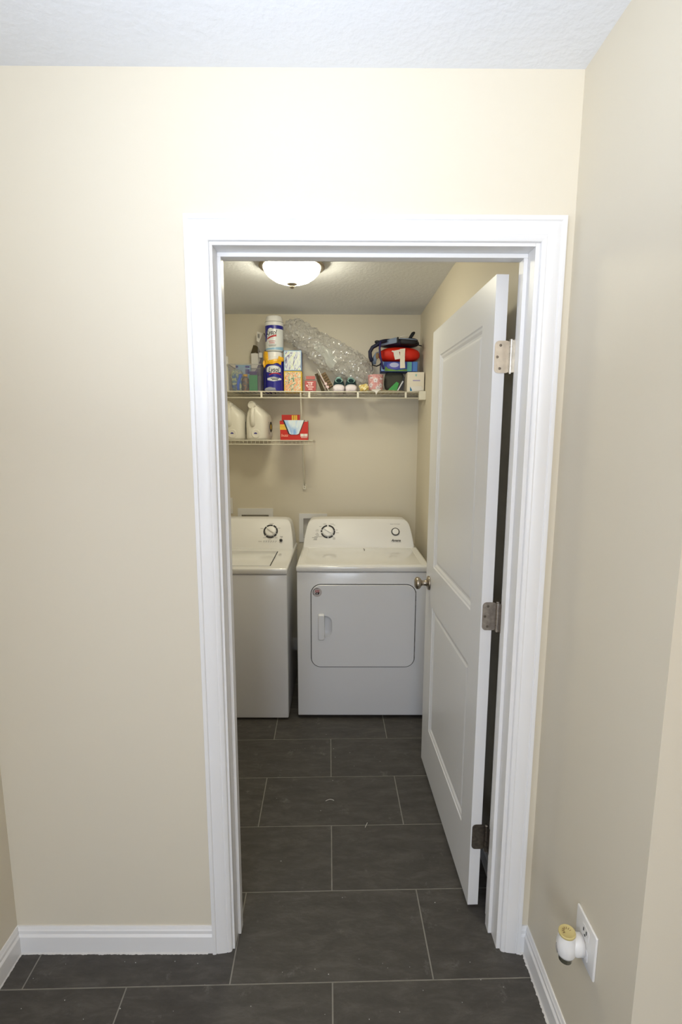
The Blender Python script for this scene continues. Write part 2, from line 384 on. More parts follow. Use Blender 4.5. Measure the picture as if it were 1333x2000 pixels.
for k in range(-16, 9):
    for n in range(-6, 7):
        u0 = (U_EVEN if k % 2 == 0 else U_ODD) + 2 * T * n; v0 = V0 + k * T
        q = [(u0 + GR / 2, v0 + GR / 2), (u0 + 2 * T - GR / 2, v0 + GR / 2), (u0 + 2 * T - GR / 2, v0 + T - GR / 2), (u0 + GR / 2, v0 + T - GR / 2)]
        q = [(a * ca - b * sa, a * sa + b * ca) for a, b in q]
        pieces = [c for c in (clip(q, *rm) for rm in ((XL, 2.6, -4.3, YC), (XL, XR, YC, LB))) if len(c) >= 3]
        cut = []
        for c in pieces:
            ys = [p[1] for p in c]
            # inside the closet side of the wall keep to the closet and the doorway
            if min(ys) < 0: 
                h = clip(c, -9, 9, -9, 0.0 if max(ys) <= .12 else 0.0)
                if len(h) >= 3: cut.append(('h', h))
            for rm in ((-.3325, .5115, 0.0, .12), (LL, LR, .12, LB)):
                h = clip(c, *rm)
                if len(h) >= 3: cut.append(('l', h))
        # merge: doorway and closet pieces of one tile become one object
        if not cut: continue
        bm = new()
        for _, c in cut:
            prism(bm, [(x, y, -.0012) for x, y in c], (0, 0, .0012))
        bmesh.ops.remove_doubles(bm, verts=bm.verts, dist=1e-5)
        o = obj('tile', bm, M['slate'], floor)

# baseboards
def bb_profile(h=.087, t=.013):
    return [(0, 0), (t, 0), (t, h * .66), (t - .0015, h * .69), (t - .0045, h * .74), (t - .0045, h * .86), (t - .0065, h * .90), (t - .0085, h * .97), (t - .0095, h), (0, h)]
def run_profile(bm, path, prof):
    """path: list of (x,y) with mitred joints; profile (d outwards, z) to the left-hand side of travel"""
    P = [Vector((x, y)) for x, y in path]; rings = []
    for i, p in enumerate(P):
        d0 = (p - P[i - 1]).normalized() if i else None; d1 = (P[i + 1] - p).normalized() if i < len(P) - 1 else None
        n0 = Vector((-d0.y, d0.x)) if d0 else None; n1 = Vector((-d1.y, d1.x)) if d1 else None
        if n0 is None: m_ = n1
        elif n1 is None: m_ = n0
        else: m_ = (n0 + n1) / (1 + n0.dot(n1))
        rings.append([(p.x + m_.x * d, p.y + m_.y * d, z) for d, z in prof])
    return loft(bm, rings)
bm = new(); run_profile(bm, [(-.3845, 0), (XL, 0), (XL, -4.3)], bb_profile()); struct('baseboard_left', bm, M['trim'], 'white moulded baseboard left of the doorway')
bm = new(); run_profile(bm, [(2.55, YC), (XR, YC), (XR, 0), (.563, 0)], bb_profile()); struct('baseboard_right', bm, M['trim'], 'white moulded baseboard along the right wall')
bm = new(); run_profile(bm, [(LR, .12), (LR, LB), (LL, LB), (LL, .12)], bb_profile()); struct('baseboard_laundry', bm, M['trim'])
def bead(path, seed, w0=.003):
    rnd = random.Random(seed); bm = new(); rows = []
    for (x0, y0), (x1, y1) in zip(path, path[1:]):
        L = math.hypot(x1 - x0, y1 - y0); n = max(3, int(L / .004)); d = Vector((x1 - x0, y1 - y0)) / L; nn = Vector((-d.y, d.x))
        for i in range(n + 1):
            p = Vector((x0, y0)) + d * (L * i / n); wd = w0 * (.7 + .6 * rnd.random() ** 2 + .5 * abs(noise.noise(Vector((p.x * 30, p.y * 30, seed)))))
            rows.append([(p.x, p.y, .0), (p.x, p.y, .004), (p.x + nn.x * wd, p.y + nn.y * wd, .0002)])
    return loft(bm, rows)
struct('trim_caulk', bead([(-.40, -.013), (XL + .013, -.013), (XL + .013, -.8)], 3), M['caulk'], 'white caulk bead under the left baseboard')
struct('trim_caulk', bead([(XR - .013, YC), (XR - .013, -.013), (.56, -.013)], 4, .005), M['caulk'], 'messy white caulk bead under the right baseboard')

# door casing: mitred moulding round the opening
CP = [(0, 0), (0, .017), (.004, .0175), (.010, .0165), (.0125, .0135), (.016, .0145), (.040, .0115), (.044, .0095), (.047, .0105), (.054, .0085), (.057, .006), (.058, 0)]   # across from outer edge, thickness
XO0, XO1, ZO = -.385, .562, 2.117
def casing(side):
    rings = []
    for end in (0, 1):
        rg = []
        for a, t in CP:
            if side == 'left': p = (XO0 + a, -t, 0) if end == 0 else (XO0 + a, -t, ZO - a)
            elif side == 'right': p = (XO1 - a, -t, 0) if end == 0 else (XO1 - a, -t, ZO - a)
            else: p = (XO0 + a, -t, ZO - a) if end == 0 else (XO1 - a, -t, ZO - a)
            rg.append(p)
        rings.append(rg)
    return loft(new(), rings)
for i, (s, lb) in enumerate((('left', 'white moulded casing up the left side of the doorway'), ('right', 'white moulded casing up the right side of the doorway'), ('head', 'white moulded casing across the top of the doorway'))):
    struct('trim_%d' % (i + 1), casing(s), M['trim'], lb, angle=25)
JL, JR, JT = -.320, .493, 2.051
fr = bpy.data.objects.new('trim_4', None); COL.objects.link(fr); fr['kind'] = 'structure'; fr['label'] = 'white door jamb and stops lining the opening'
bm = new(); box(bm, (JL - .018, .001, 0), (JL, .119, JT + .018), .001); obj('jamb', bm, M['trim'], fr)
bm = new(); box(bm, (JR, .001, 0), (JR + .018, .119, JT + .018), .001); obj('jamb', bm, M['trim'], fr)
bm = new(); box(bm, (JL, .001, JT), (JR, .119, JT + .018), .001); obj('head_jamb', bm, M['trim'], fr)
bm = new(); box(bm, (JL, .048, 0), (JL + .010, .080, JT - .011), .0015); obj('stop', bm, M['trim'], fr)
bm = new(); box(bm, (JR - .011, .050, 0.0), (JR, .082, JT - .011), .0015); obj('stop', bm, M['trim'], fr)
bm = new(); box(bm, (JL, .050, JT - .011), (JR, .082, JT), .0015); obj('stop', bm, M['trim'], fr)
# casing on the closet side
bm = new(); box(bm, (XO0, .1205, 0), (JL - .004, .132, ZO)); box(bm, (JL - .004, .1205, JT + .005), (.551, .132, ZO)); obj('back_casing', bm, M['trim'], fr)

# ------------------------------------------------------------------ the open door
HX, HY = .438, .136
ang = math.atan2(.926 - .135, .409 - .438)
du = Vector((math.cos(ang), math.sin(ang), 0)); dn = Vector((math.sin(ang), -math.cos(ang), 0))   # along the leaf; dn points away from view (towards the side wall)
DW, DT_, DZ0, DZ1 = .790, .035, .014, 2.026
def dp(u, d, z): return Vector((HX, HY, 0)) + du * u + dn * d + Vector((0, 0, z))
door = thing('door_1', (HX, HY, DZ0), 'white two-panel door standing open into the laundry closet', None, kind='structure')
PU = (.108, .655); PZ = [(.238, .828), (1.012, 1.912)]
bm = new()
def door_box(bm, u0, u1, d0, d1, z0, z1, bev=0):
    tmp = new(); box(tmp, (u0, d0, z0), (u1, d1, z1), bev)
    me = bpy.data.meshes.new('x'); tmp.to_mesh(me); tmp.free()
    n0 = len(bm.verts); bm.from_mesh(me); bpy.data.meshes.remove(me); bm.verts.ensure_lookup_table()
    for v in bm.verts[n0:]: v.co = dp(v.co.x, v.co.y, v.co.z)
door_box(bm, 0, PU[0], 0, DT_, DZ0, DZ1); door_box(bm, PU[1], DW, 0, DT_, DZ0, DZ1)
for z0, z1 in ((DZ0, PZ[0][0]), (PZ[0][1], PZ[1][0]), (PZ[1][1], DZ1)): door_box(bm, PU[0], PU[1], 0, DT_, z0, z1)
bmesh.ops.remove_doubles(bm, verts=bm.verts, dist=1e-5)
obj('frame', bm, M['door'], door)
for z0, z1 in PZ:
    bm = new()
    for side in (0, 1):
        S = lambda d: d if side == 0 else DT_ - d
        steps = [(0, 0), (.004, .0035), (.011, .0045), (.019, .0095), (.026, .0095), (.034, .0065), (.040, .006)]
        rings = [[dp(a, S(d), b) for a, b in ((PU[0] + i, z0 + i), (PU[1] - i, z0 + i), (PU[1] - i, z1 - i), (PU[0] + i, z1 - i))] for i, d in steps]
        loft(bm, rings, False, True)
    obj('panel', bm, M['door'], door)
def knob(u, z, side):
    s = -1 if side == 0 else 1; d0 = 0 if side == 0 else DT_
    prof = [(0, .032), (.004, .0325), (.008, .030), (.010, .020), (.014, .0135), (.030, .0115), (.036, .014), (.040, .021), (.046, .0265), (.054, .0285), (.061, .026), (.066, .018), (.068, .008)]
    bm = new(); lathe(bm, dp(u, d0, z), dn * s, prof, 32); return bm
obj('knob', knob(.728, .921, 0), M['nickel'], door, smooth=True); obj('knob', knob(.728, .921, 1), M['nickel'], door, smooth=True)
bm = new(); a = dp(DW + .0005, DT_ / 2, .921); door_box(bm, DW - .001, DW + .0012, .006, .029, .892, .950); obj('latch_plate', bm, M['nickel'], door)
HGX, HGY = .487, .129   # hinge pin line
def hinge(zc, m, label):
    h = None; H = .089
    # leaf on the door edge, rounded corners
    poly = []
    for a, b in rrect(.004, .048, zc - H / 2, zc + H / 2, .012, 5): poly.append((HX + a, HY - .0022, b) if True else None)
    bm = new(); prism(bm, poly, (0, .0018, 0)); leaf = obj('hinge', bm, m, door); leaf['label'] = label
    # leaf on the jamb face, behind the stop
    bm = new(); pl = [(JR - .0016, .086 + (a - 0) * 1, b) for a, b in rrect(0, .040, zc - H / 2, zc + H / 2, .012, 5)]
    prism(bm, pl, (.0018, 0, 0)); obj('jamb_leaf', bm, m, leaf)
    bm = new(); box(bm, (HGX, .1205, zc - H / 2), (JR - .0003, .1225, zc + H / 2)); obj('hinge_web', bm, m, leaf)
    bm = new(); n = 5
    for i in range(n):
        z0 = zc - H / 2 + H * i / n; cyl(bm, (HGX, HGY, z0 + .0006), (HGX, HGY, z0 + H / n - .0006), .0062, n=16)
    cyl(bm, (HGX, HGY, zc - H / 2 - .003), (HGX, HGY, zc + H / 2 + .002), .0045, n=12)
    lathe(bm, (HGX, HGY, zc + H / 2), (0, 0, 1), [(0, .0062), (.002, .0066), (.004, .005), (.005, .002)], 12)
    obj('pin', bm, m, leaf, angle=40)
    for sx, sz in ((.020, .032), (.012, 0), (.020, -.032)):
        bm = new(); lathe(bm, (HX + sx, HY - .0022, zc + sz), (0, -1, 0), [(0, .0042), (.0006, .0040), (.0008, .0018), (.0001, .0014)], 12); obj('screw', bm, M['steel_dull'], leaf)
hinge(1.803, M['steel'], 'bright satin hinge at the top of the door')
hinge(1.032, mat('scuffed_steel', '#aaa197', .42, 1, var=.2, vscale=90), 'dull paint-flecked hinge halfway down the door')
hinge(.272, M['steel_dull'], 'dull dark hinge near the foot of the door')

# ------------------------------------------------------------------ ceiling light
LX, LY = -.228, 1.20
t = thing('ceiling_light', (LX, LY, LH - .125), 'lit frosted glass dome ceiling light with nickel rim and finial', 'ceiling light')
bm = new(); lathe(bm, (LX, LY, LH), (0, 0, -1), [(0, .125), (.006, .130), (.010, .140), (.016, .156), (.022, .158), (.026, .150), (.028, .138), (.024, .132)], 48, True, False); obj('rim', bm, M['nickel'], t, smooth=True)
bm = new(); lathe(bm, (LX, LY, LH - .018), (0, 0, -1), [(0, .136), (.010, .137), (.025, .131), (.045, .113), (.062, .088), (.073, .058), (.079, .028), (.080, .004)], 48, False, True); obj('glass_dome', bm, M['glass'], t, smooth=True)
bm = new(); lathe(bm, (LX, LY, LH - .096), (0, 0, -1), [(0, .010), (.001, .024), (.004, .025), (.008, .015), (.011, .010), (.015, .012), (.021, .009), (.024, .003)], 24); obj('finial', bm, M['nickel'], t, smooth=True)

# ------------------------------------------------------------------ appliances
def console(bm, x0, x1, yb, z0, h, yrear, lean=.105, inset=.035, arch=.008):
    """washer / dryer console: leaning front with rounded upper corners"""
    W = x1 - x0; xc = (x0 + x1) / 2
    right = [(1.0, 0), (.992, .18), (.98, .35), (.962, .55), (.945, .70), (.928, .82), (.90, .91), (.86, .965), (.80, .985), (.6, .995), (.3, 1.0), (0, 1.0)]
    pts = [(xc + W / 2 * a, b) for a, b in right] + [(xc - W / 2 * a, b) for a, b in right[::-1][1:]]
    def fy(tt): return yb + (.0 if tt <= .1 else lean * (tt - .1) / .9)
    front = [(x, fy(tt), z0 + tt * h) for x, tt in pts]
    fin = [((x - xc) * .985 + xc, fy(tt * .97) - .004, z0 + tt * .97 * h + .001) for x, tt in pts]
    rear = [(x, yrear, z0 + tt * h * .96) for x, tt in pts]
    mid = [(x, fy(tt) + .012, z0 + tt * h) for x, tt in pts]
    loft(bm, [fin, front, mid, rear]); return bm
def slope_frame(yb, z0, h, lean, x, tt, lift=.0046):
    """point and axes on the leaning console face"""
    u = Vector((1, 0, 0)); v = Vector((0, lean / .9, h)).normalized(); n = u.cross(v)   # n points to the hall
    p = Vector((x, yb + lean * (tt - .1) / .9, z0 + tt * h)) + n * lift
    return p, u, v, n
def disc(bm, p, u, v, n, r0, r1, a0, a1, th=.0008, seg=12):
    """annular sector lying on the face"""
    rows = []
    for i in range(seg + 1):
        a = a0 + (a1 - a0) * i / seg; d = u * math.cos(a) + v * math.sin(a)
        rows.append([p + d * r0, p + d * r0 + n * th, p + d * r1 + n * th, p + d * r1])
    loft(bm, rows); return bm
def dial(par, fr_, gaps, R0=.0365, R1=.046, ridge=-32):
    p, u, v, n = fr_
    bm = new()
    for a0, a1 in gaps: disc(bm, p, u, v, n, R0, R1, R(a0), R(a1))
    ringo = obj('dial_ring', bm, M['ink'], par); ringo['label'] = 'broken black ring round the dial'
    bm = new(); lathe(bm, p, n, [(-.003, .0335), (.006, .0335), (.010, .0315), (.012, .027), (.012, .002)], 36); k = obj('dial', bm, M['white'], par, angle=35)
    a = R(ridge); d = u * math.cos(a) + v * math.sin(a); e = u * -math.sin(a) + v * math.cos(a)
    bm = new(); prism(bm, [p + n * .010 + d * s * .028 + e * q * .0055 for s, q in ((-1, -.6), (.85, -1), (1, 0), (.85, 1), (-1, .6))], n * .012)
    bmesh.ops.bevel(bm, geom=list(bm.edges), offset=.002, segments=2, affect='EDGES'); obj('grip', bm, M['white'], k)
    return k
def dashes(bm, p, u, v, n, items):
    for a, b, wd in items: quad(bm, p + u * a + v * b + n * .0003, p + u * (a + wd) + v * b + n * .0003, p + u * (a + wd) + v * (b + .0022) + n * .0003, p + u * a + v * (b + .0022) + n * .0003)

# dryer
DX0, DX1, DY0, DY1 = -.228, .492, 1.292, 1.985
dry = thing('dryer', ((DX0 + DX1) / 2, (DY0 + DY1) / 2, 0), 'white front-door clothes dryer, widest appliance, beside the open door', 'dryer')
bm = new(); box(bm, (DX0, DY0, .018), (DX1, DY1, .851), .006, 3); obj('cabinet', bm, M['enamel'], dry, angle=40); dcab = bpy.data.objects[-1] if False else [c for c in COL.objects if c.parent == dry][-1]
bm = new(); box(bm, (DX0 - .004, DY0 - .006, .8535), (DX1 + .004, DY1, .887), .010, 4)
obj('top', bm, M['enamel_top'], dry, angle=40)
# raised rim of the top: a low border round a flat field
bm = new(); rg = []
for ins, dz in ((.006, -.001), (.010, .003), (.030, .003), (.042, .0)):
    rg.append([(DX0 + ins, DY0 + ins + (0 if ins < .02 else -.004), .887 + dz), (DX1 - ins, DY0 + ins + (0 if ins < .02 else -.004), .887 + dz), (DX1 - ins, 1.745 - ins * .3, .887 + dz), (DX0 + ins, 1.745 - ins * .3, .887 + dz)])
loft(bm, rg, False, False); obj('top_rim', bm, M['enamel2'], dry, angle=30)
CH, CL = .170, .105
bm = new(); console(bm, DX0 + .004, DX1 - .018, 1.742, .885, CH, DY1); obj('console', bm, M['enamel2'], dry, angle=38)
bm = new(); dd = rrect(-.1535, .4225, .308, .786, .055, 10)
e1 = [(x, DY0 - .001, z) for x, z in dd]; e2 = [(x, DY0 + .006, z) for x, z in dd]
ins = rrect(-.1495, .4185, .312, .782, .051, 10)
loft(bm, [[(x, DY0 - .0012, z) for x, z in dd], [(x, DY0 - .0012, z) for x, z in ins]], False, False)
seam = obj('door_seam', bm, M['shadow'], dry)
bm = new(); i2 = rrect(-.1497, .4187, .3118, .7822, .051, 10); i3 = rrect(-.1470, .416, .3145, .7795, .0485, 10)
loft(bm, [[(x, DY0 + .001, z) for x, z in i2], [(x, DY0 - .004, z) for x, z in i2], [(x, DY0 - .007, z) for x, z in i3]])
dd_ = obj('door', bm, M['enamel'], dry, angle=25)
# handle: scooped pocket at right, proud grip at left
def carve(o, cutter):
    cut = obj('cutter', cutter, M['enamel'], dry)
    md = o.modifiers.new('carve', 'BOOLEAN'); md.operation = 'DIFFERENCE'; md.object = cut; md.solver = 'EXACT'
    bpy.context.view_layer.update(); me = bpy.data.meshes.new_from_object(o.evaluated_get(bpy.context.evaluated_depsgraph_get()))
    o.modifiers.clear(); o.data = me; me.polygons.foreach_set('use_smooth', [True] * len(me.polygons)); me.set_sharp_from_angle(angle=R(32)); bpy.data.objects.remove(cut)
def scoop_bm(gr):
    bm = new(); rings = []
    for i in range(13):
        t_ = i / 12; k_ = math.sqrt(max(0, 1 - t_ * t_)) if i < 12 else .02
        k_ = k_ ** .8; rg = []
        for j in range(25):
            a = R(-90 + 180 * j / 24); rg.append((-.078 + (.042 + gr) * math.cos(a) * k_, DY0 - .010 + .030 * t_ + gr * t_, .546 + (.062 + gr) * math.copysign(abs(math.sin(a)) ** .55, math.sin(a)) * (.35 + .65 * k_)))
        rings.append(rg)
    return loft(bm, rings)
carve(dd_, scoop_bm(0)); carve(dcab, scoop_bm(0.0008))
bm = new(); pts = rrect(-.113, -.078, .472, .620, .008, 4); p2 = rrect(-.108, -.079, .478, .614, .006, 4)
loft(bm, [[(x, DY0 - .006, z) for x, z in pts], [(x, DY0 - .018, z) for x, z in pts], [(x, DY0 - .025, z) for x, z in p2]])
hd = obj('handle', bm, M['enamel'], dd_, angle=35)
for z in (.735, .680, .445, .385):
    bm = new(); box(bm, (.4185, DY0 - .006, z - .012), (.4215, DY0 - .0015, z + .012)); 
    obj('door_hinge', bm, M['steel_dull'], dry)
# round sticker
sx, sz = -.118, .742
bm = new(); lathe(bm, (sx, DY0 - .007, sz), (0, -1, 0), [(0, .026), (.0006, .026)], 32); st = obj('sticker', bm, mat('sticker_grey', '#b9b3b2', .4), dry); st['label'] = 'round grey sticker with red and black emblem'
bm = new()
for k in range(11):
    a = R(75 + k * 14); disc(bm, Vector((sx, DY0 - .0077, sz)), Vector((1, 0, 0)), Vector((0, 0, 1)), Vector((0, -1, 0)), .0195, .0235, a, a + R(8), .0003, 2)
obj('sticker_lettering', bm, M['ink'], st)['kind'] = 'stuff'
bm = new()
prism(bm, [(sx - .010, DY0 - .0078, sz - .006), (sx - .006, DY0 - .0078, sz - .014), (sx + .006, DY0 - .0078, sz - .014), (sx + .013, DY0 - .0078, sz - .004), (sx + .010, DY0 - .0078, sz + .004), (sx + .004, DY0 - .0078, sz - .004), (sx, DY0 - .0078, sz + .002), (sx - .004, DY0 - .0078, sz - .002)], (0, -.0003, 0)); obj('emblem_base', bm, M['ink'], st)
bm = new()
for dx in (-.009, -.001, .007): prism(bm, [(sx + dx - .002, DY0 - .0079, sz - .001), (sx + dx + .001, DY0 - .0079, sz - .001), (sx + dx + .006, DY0 - .0079, sz + .013), (sx + dx + .002, DY0 - .0079, sz + .013)], (0, -.0003, 0))
obj('emblem_strokes', bm, M['red'], st)
bm = new(); cyl(bm, (sx, DY0 - .0079, sz - .0085), (sx, DY0 - .0083, sz - .0085), .0032, n=12); obj('emblem_dot', bm, M['white'], st)
fk = slope_frame(1.742, .885, CH, CL, -.070, .55)
dial(dry, fk, [(98, 160), (166, 186), (196, 268), (276, 318), (326, 368), (10, 84)])
p, u, v, n = slope_frame(1.742, .885, CH, CL, .360, .55)
bm = new(); disc(bm, p, u, v, n, .0215, .0265, 0, 2 * math.pi - 1e-3, .0012, 40); obj('button_ring', bm, M['ink'], dry)
bm = new(); lathe(bm, p, n, [(-.003, .0205), (.005, .0205), (.007, .018), (.006, .010), (.0055, .001)], 32); obj('start_button', bm, M['white'], dry, smooth=True)
obj('lettering', text_bm('Amana', .0205, p - u * .028 - v * .066, u, v, .25, .0003, 'LEFT', 1.0, .0006), M['ink'], dry)['label'] = 'small black maker name under the start button'
obj('lettering', text_bm('PUSH TO START', .0085, p + v * .050, u, v, 0, .0003, 'CENTER'), M['grey_ink'], dry)
bm = new(); p, u, v, n = fk
dashes(bm, p, u, v, n, [(-.074, .012, .014), (-.078, .003, .020), (-.074, -.012, .012), (-.080, -.020, .022), (-.074, -.028, .018), (-.085, -.036, .050), (-.100, -.043, .035), (-.088, -.050, .020), (-.092, -.058, .024), (.050, .010, .012), (.050, -.010, .020), (.030, -.044, .016), (.030, -.052, .018), (-.030, .052, .020), (.014, .052, .022), (.034, .044, .012), (-.056, .034, .014)])
obj('dial_markings', bm, M['grey_ink'], dry)['kind'] = 'stuff'
bm = new(); tube(bm, [(.155, 1.66, .8895), (.160, 1.675, .8895), (.158, 1.690, .8895), (.152, 1.708, .8895)], .0016, 6); obj('scratch', bm, M['steel_dull'], dry)
for x in (DX0 + .05, DX1 - .05):
    for y in (DY0 + .05, DY1 - .05):
        bm = new(); cyl(bm, (x, y, 0), (x, y, .02), .017, n=12); obj('foot', bm, M['black'], dry)

# washer
WX0, WX1, WY0, WY1 = -.962, -.280, 1.276, 1.945
wsh = thing('washer', ((WX0 + WX1) / 2, (WY0 + WY1) / 2, 0), 'white top-loading washing machine, partly hidden by the left door jamb', 'washing machine')
bm = new(); box(bm, (WX0, WY0, .010), (WX1, WY1, .840), .007, 3); obj('cabinet', bm, M['enamel'], wsh, angle=40)
bm = new(); box(bm, (WX0 - .003, WY0 - .004, .8425), (WX1 + .003, WY1, .877), .009, 4); obj('top', bm, M['enamel_top'], wsh, angle=40)
bm = new(); box(bm, (WX0 + .085, WY0 + .045, .877), (-.378, 1.672, .8815), .002, 2); lid = obj('lid', bm, M['enamel_top'], wsh, angle=40)
bm = new(); box(bm, (-.3775, WY0 + .050, .8765), (-.3745, 1.672, .8795)); obj('lid_gap', bm, M['shadow'], lid)
bm = new(); console(bm, WX0 + .006, WX1 - .008, 1.752, .875, CH + .010, WY1 + .03); obj('console', bm, M['enamel2'], wsh, angle=38)
WS = (1.752, .875, CH + .010, CL)
fk = slope_frame(*WS, -.436, .57)
dial(wsh, fk, [(36, 68), (74, 128), (134, 222), (230, 300), (306, 332), (338, 392)], ridge=-35)
p, u, v, n = fk
bm = new(); dashes(bm, p, u, v, n, [(-.066, .018, .018), (-.012, .052, .028), (.046, .020, .014), (-.045, -.046, .018), (.028, -.046, .018), (-.010, -.056, .016), (-.074, -.070, .022), (.060, -.036, .020), (.064, -.043, .014)] + [(-.042 + i * .0145, -.076, .006) for i in range(6)])
obj('dial_markings', bm, M['grey_ink'], wsh)['kind'] = 'stuff'
bm = new()
for i in range(6): q = p + u * (-.042 + i * .0152) - v * .069; quad(bm, q + n * .0004, q + u * .0075 + n * .0004, q + u * .0075 + v * .0025 + n * .0004, q + v * .0025 + n * .0004)
obj('status_marks', bm, M['ink'], wsh)['kind'] = 'stuff'
bm = new(); q = p + u * .069 - v * .062; lathe(bm, q, n, [(-.001, .0095), (.004, .0095), (.005, .007), (.005, .001)], 20); obj('start_button', bm, M['black'], wsh, angle=35)
fk2 = slope_frame(*WS, -.738, .57); dial(wsh, fk2, [(20, 70), (80, 130), (140, 220), (230, 310), (320, 372)], .026, .034)
p, u, v, n = fk2; bm = new(); dashes(bm, p, u, v, n, [(.0, .060, .040), (.046, .0, .006), (-.046, 0, .006)]); obj('dial_markings', bm, M['grey_ink'], wsh)['kind'] = 'stuff'
for x in (WX0 + .05, WX1 - .05):
    for y in (WY0 + .05, WY1 - .05):
        bm = new(); cyl(bm, (x, y, 0), (x, y, .012), .018, n=12); obj('foot', bm, M['black'], wsh)

# ------------------------------------------------------------------ things on the closet's end wall
def wall_box(name, x0, x1, z0, z1, b, label, cat):
    t = thing(name, ((x0 + x1) / 2, LB, z0), label, cat)
    bm = new()
    o_ = [(x0, z0), (x1, z0), (x1, z1), (x0, z1)]; i_ = [(b[0] + .001, b[2] + .001), (b[1] - .001, b[2] + .001), (b[1] - .001, b[3] - .001), (b[0] + .001, b[3] - .001)]
    loft(bm, [[(x, LB, z) for x, z in o_], [(x, LB - .006, z) for x, z in o_], [(x, LB - .006, z) for x, z in i_], [(x, LB, z) for x, z in i_]], False, False)
    obj('frame', bm, M['trim'], t)
    bm = new(); loft(bm, [[(x, LB - .003, z) for x, z in i_], [(x, LB + .035, z) for x, z in i_]], False, True); obj('recess', bm, M['brownwall'], t)
    return t
t = wall_box('washer_outlet_box', -.728, -.474, .845, 1.068, BX[0], 'white-framed recessed hose box in the wall above the washer', 'outlet box')
for x in (-.65, -.56):
    bm = new(); cyl(bm, (x, LB + .02, .877), (x, LB + .02, .935), .010, n=12); cyl(bm, (x - .018, LB + .02, .945), (x + .018, LB + .02, .945), .007, n=10); obj('valve', bm, M['nickel'], t)
wall_box('dryer_vent_box', -.287, -.085, .822, 1.030, BX[1], 'white-framed recessed box in the wall between washer and dryer', 'outlet box')
t = thing('wall_outlet', (-.79, LB, 1.029), 'white outlet plate at the left edge above the washer', 'outlet')
bm = new(); box(bm, (-.835, LB - .006, 1.029), (-.763, LB, 1.144), .002); obj('plate', bm, M['white'], t)
for z in (1.045, 1.098):
    bm = new(); box(bm, (-.817, LB - .008, z), (-.783, LB - .005, z + .03), .002); soc = obj('socket', bm, M['trim'], t)
bm = new(); box(bm, (-.796, LB - .0085, 1.082), (-.781, LB - .007, 1.092)); obj('slot', bm, M['black'], t)
# ------------------------------------------------------------------ wire shelves
SY = 1.925
def wire(bm, a, b, r=.003, n=8): cyl(bm, a, b, r, n=n)
zt = 1.861
sh = thing('wire_shelf', ((LL + LR) / 2, (SY + LB) / 2, zt), 'long white wire shelf across the end wall, upper of two', 'shelf', 'wire shelves')
bm = new(); wire(bm, (LL + .002, SY, zt), (LR - .004, SY, zt), .0035); obj('front_rail', bm, M['wire'], sh, smooth=True)
bm = new(); wire(bm, (LL + .002, SY, 1.822), (LR - .004, SY, 1.822), .0035); obj('lower_rail', bm, M['wire'], sh, smooth=True)
bm = new(); wire(bm, (LL + .002, LB - .006, zt - .006), (LR - .004, LB - .006, zt - .006), .003); wire(bm, (LL + .002, SY + .15, zt - .006), (LR - .004, SY + .15, zt - .006), .003); obj('cross_rail', bm, M['wire'], sh, smooth=True)
for x in (-.801, -.496, -.191, .119, .424):
    bm = new(); box(bm, (x - .0065, SY - .002, 1.822), (x + .0065, SY + .0015, zt), .001); obj('drop_tie', bm, M['wire'], sh)
bm = new(); n = 61
for i in range(n):
    x = LL + .012 + (LR - LL - .03) * i / (n - 1); wire(bm, (x, SY, zt - .0005), (x, LB - .004, zt - .0005), .0014, 5)
o = obj('deck_wires', bm, M['wire'], sh, smooth=True); o['kind'] = 'stuff'
bm = new(); box(bm, (LR - .045, SY - .008, 1.812), (LR - .0005, SY + .03, zt + .006), .002); obj('end_bracket', bm, M['wire'], sh)
bm = new(); tube(bm, [(-.247, SY + .004, zt - .004), (-.2475, SY + .014, zt - .02), (-.246, 2.185, 1.27), (-.2445, 2.212, 1.232)], .0052, 8); pl = obj('support_pole', bm, M['wire'], sh, smooth=True)
bm = new(); box(bm, (-.2595, LB - .018, 1.205), (-.2335, LB - .0005, 1.248), .003); cyl(bm, (-.2465, LB - .021, 1.222), (-.2465, LB - .015, 1.222), .005, n=12); obj('wall_clip', bm, M['wire'], pl)
bm = new(); cyl(bm, (-.2465, LB - .0225, 1.222), (-.2465, LB - .020, 1.222), .003, n=10); obj('screw', bm, M['steel_dull'], pl)
zb = 1.553
s2 = thing('wire_shelf', (-.6, (SY + LB) / 2, zb), 'short white wire shelf with close front wires, lower of two', 'shelf', 'wire shelves')
XE = -.168
bm = new(); wire(bm, (LL + .002, SY, zb), (XE, SY, zb), .0028); obj('front_rail', bm, M['wire'], s2, smooth=True)
bm = new(); wire(bm, (LL + .002, SY, zb - .025), (XE, SY, zb - .025), .0028); obj('lower_rail', bm, M['wire'], s2, smooth=True)
bm = new(); wire(bm, (LL + .002, LB - .006, zb - .005), (XE, LB - .006, zb - .005), .0028); wire(bm, (LL + .002, SY + .15, zb - .005), (XE, SY + .15, zb - .005), .0028); obj('cross_rail', bm, M['wire'], s2, smooth=True)
k = 0; x = XE - .006
while x > LL + .01:
    bm = new(); tube(bm, [(x, LB - .004, zb - .001), (x, SY + .001, zb - .001), (x, SY, zb - .004), (x, SY, zb - .025)], .0014, 5); obj('deck_wire', bm, M['wire'], s2, smooth=True); x -= .0262
# ------------------------------------------------------------------ helper for shelf goods
Z1 = zt + .0035; Z2 = zb + .003

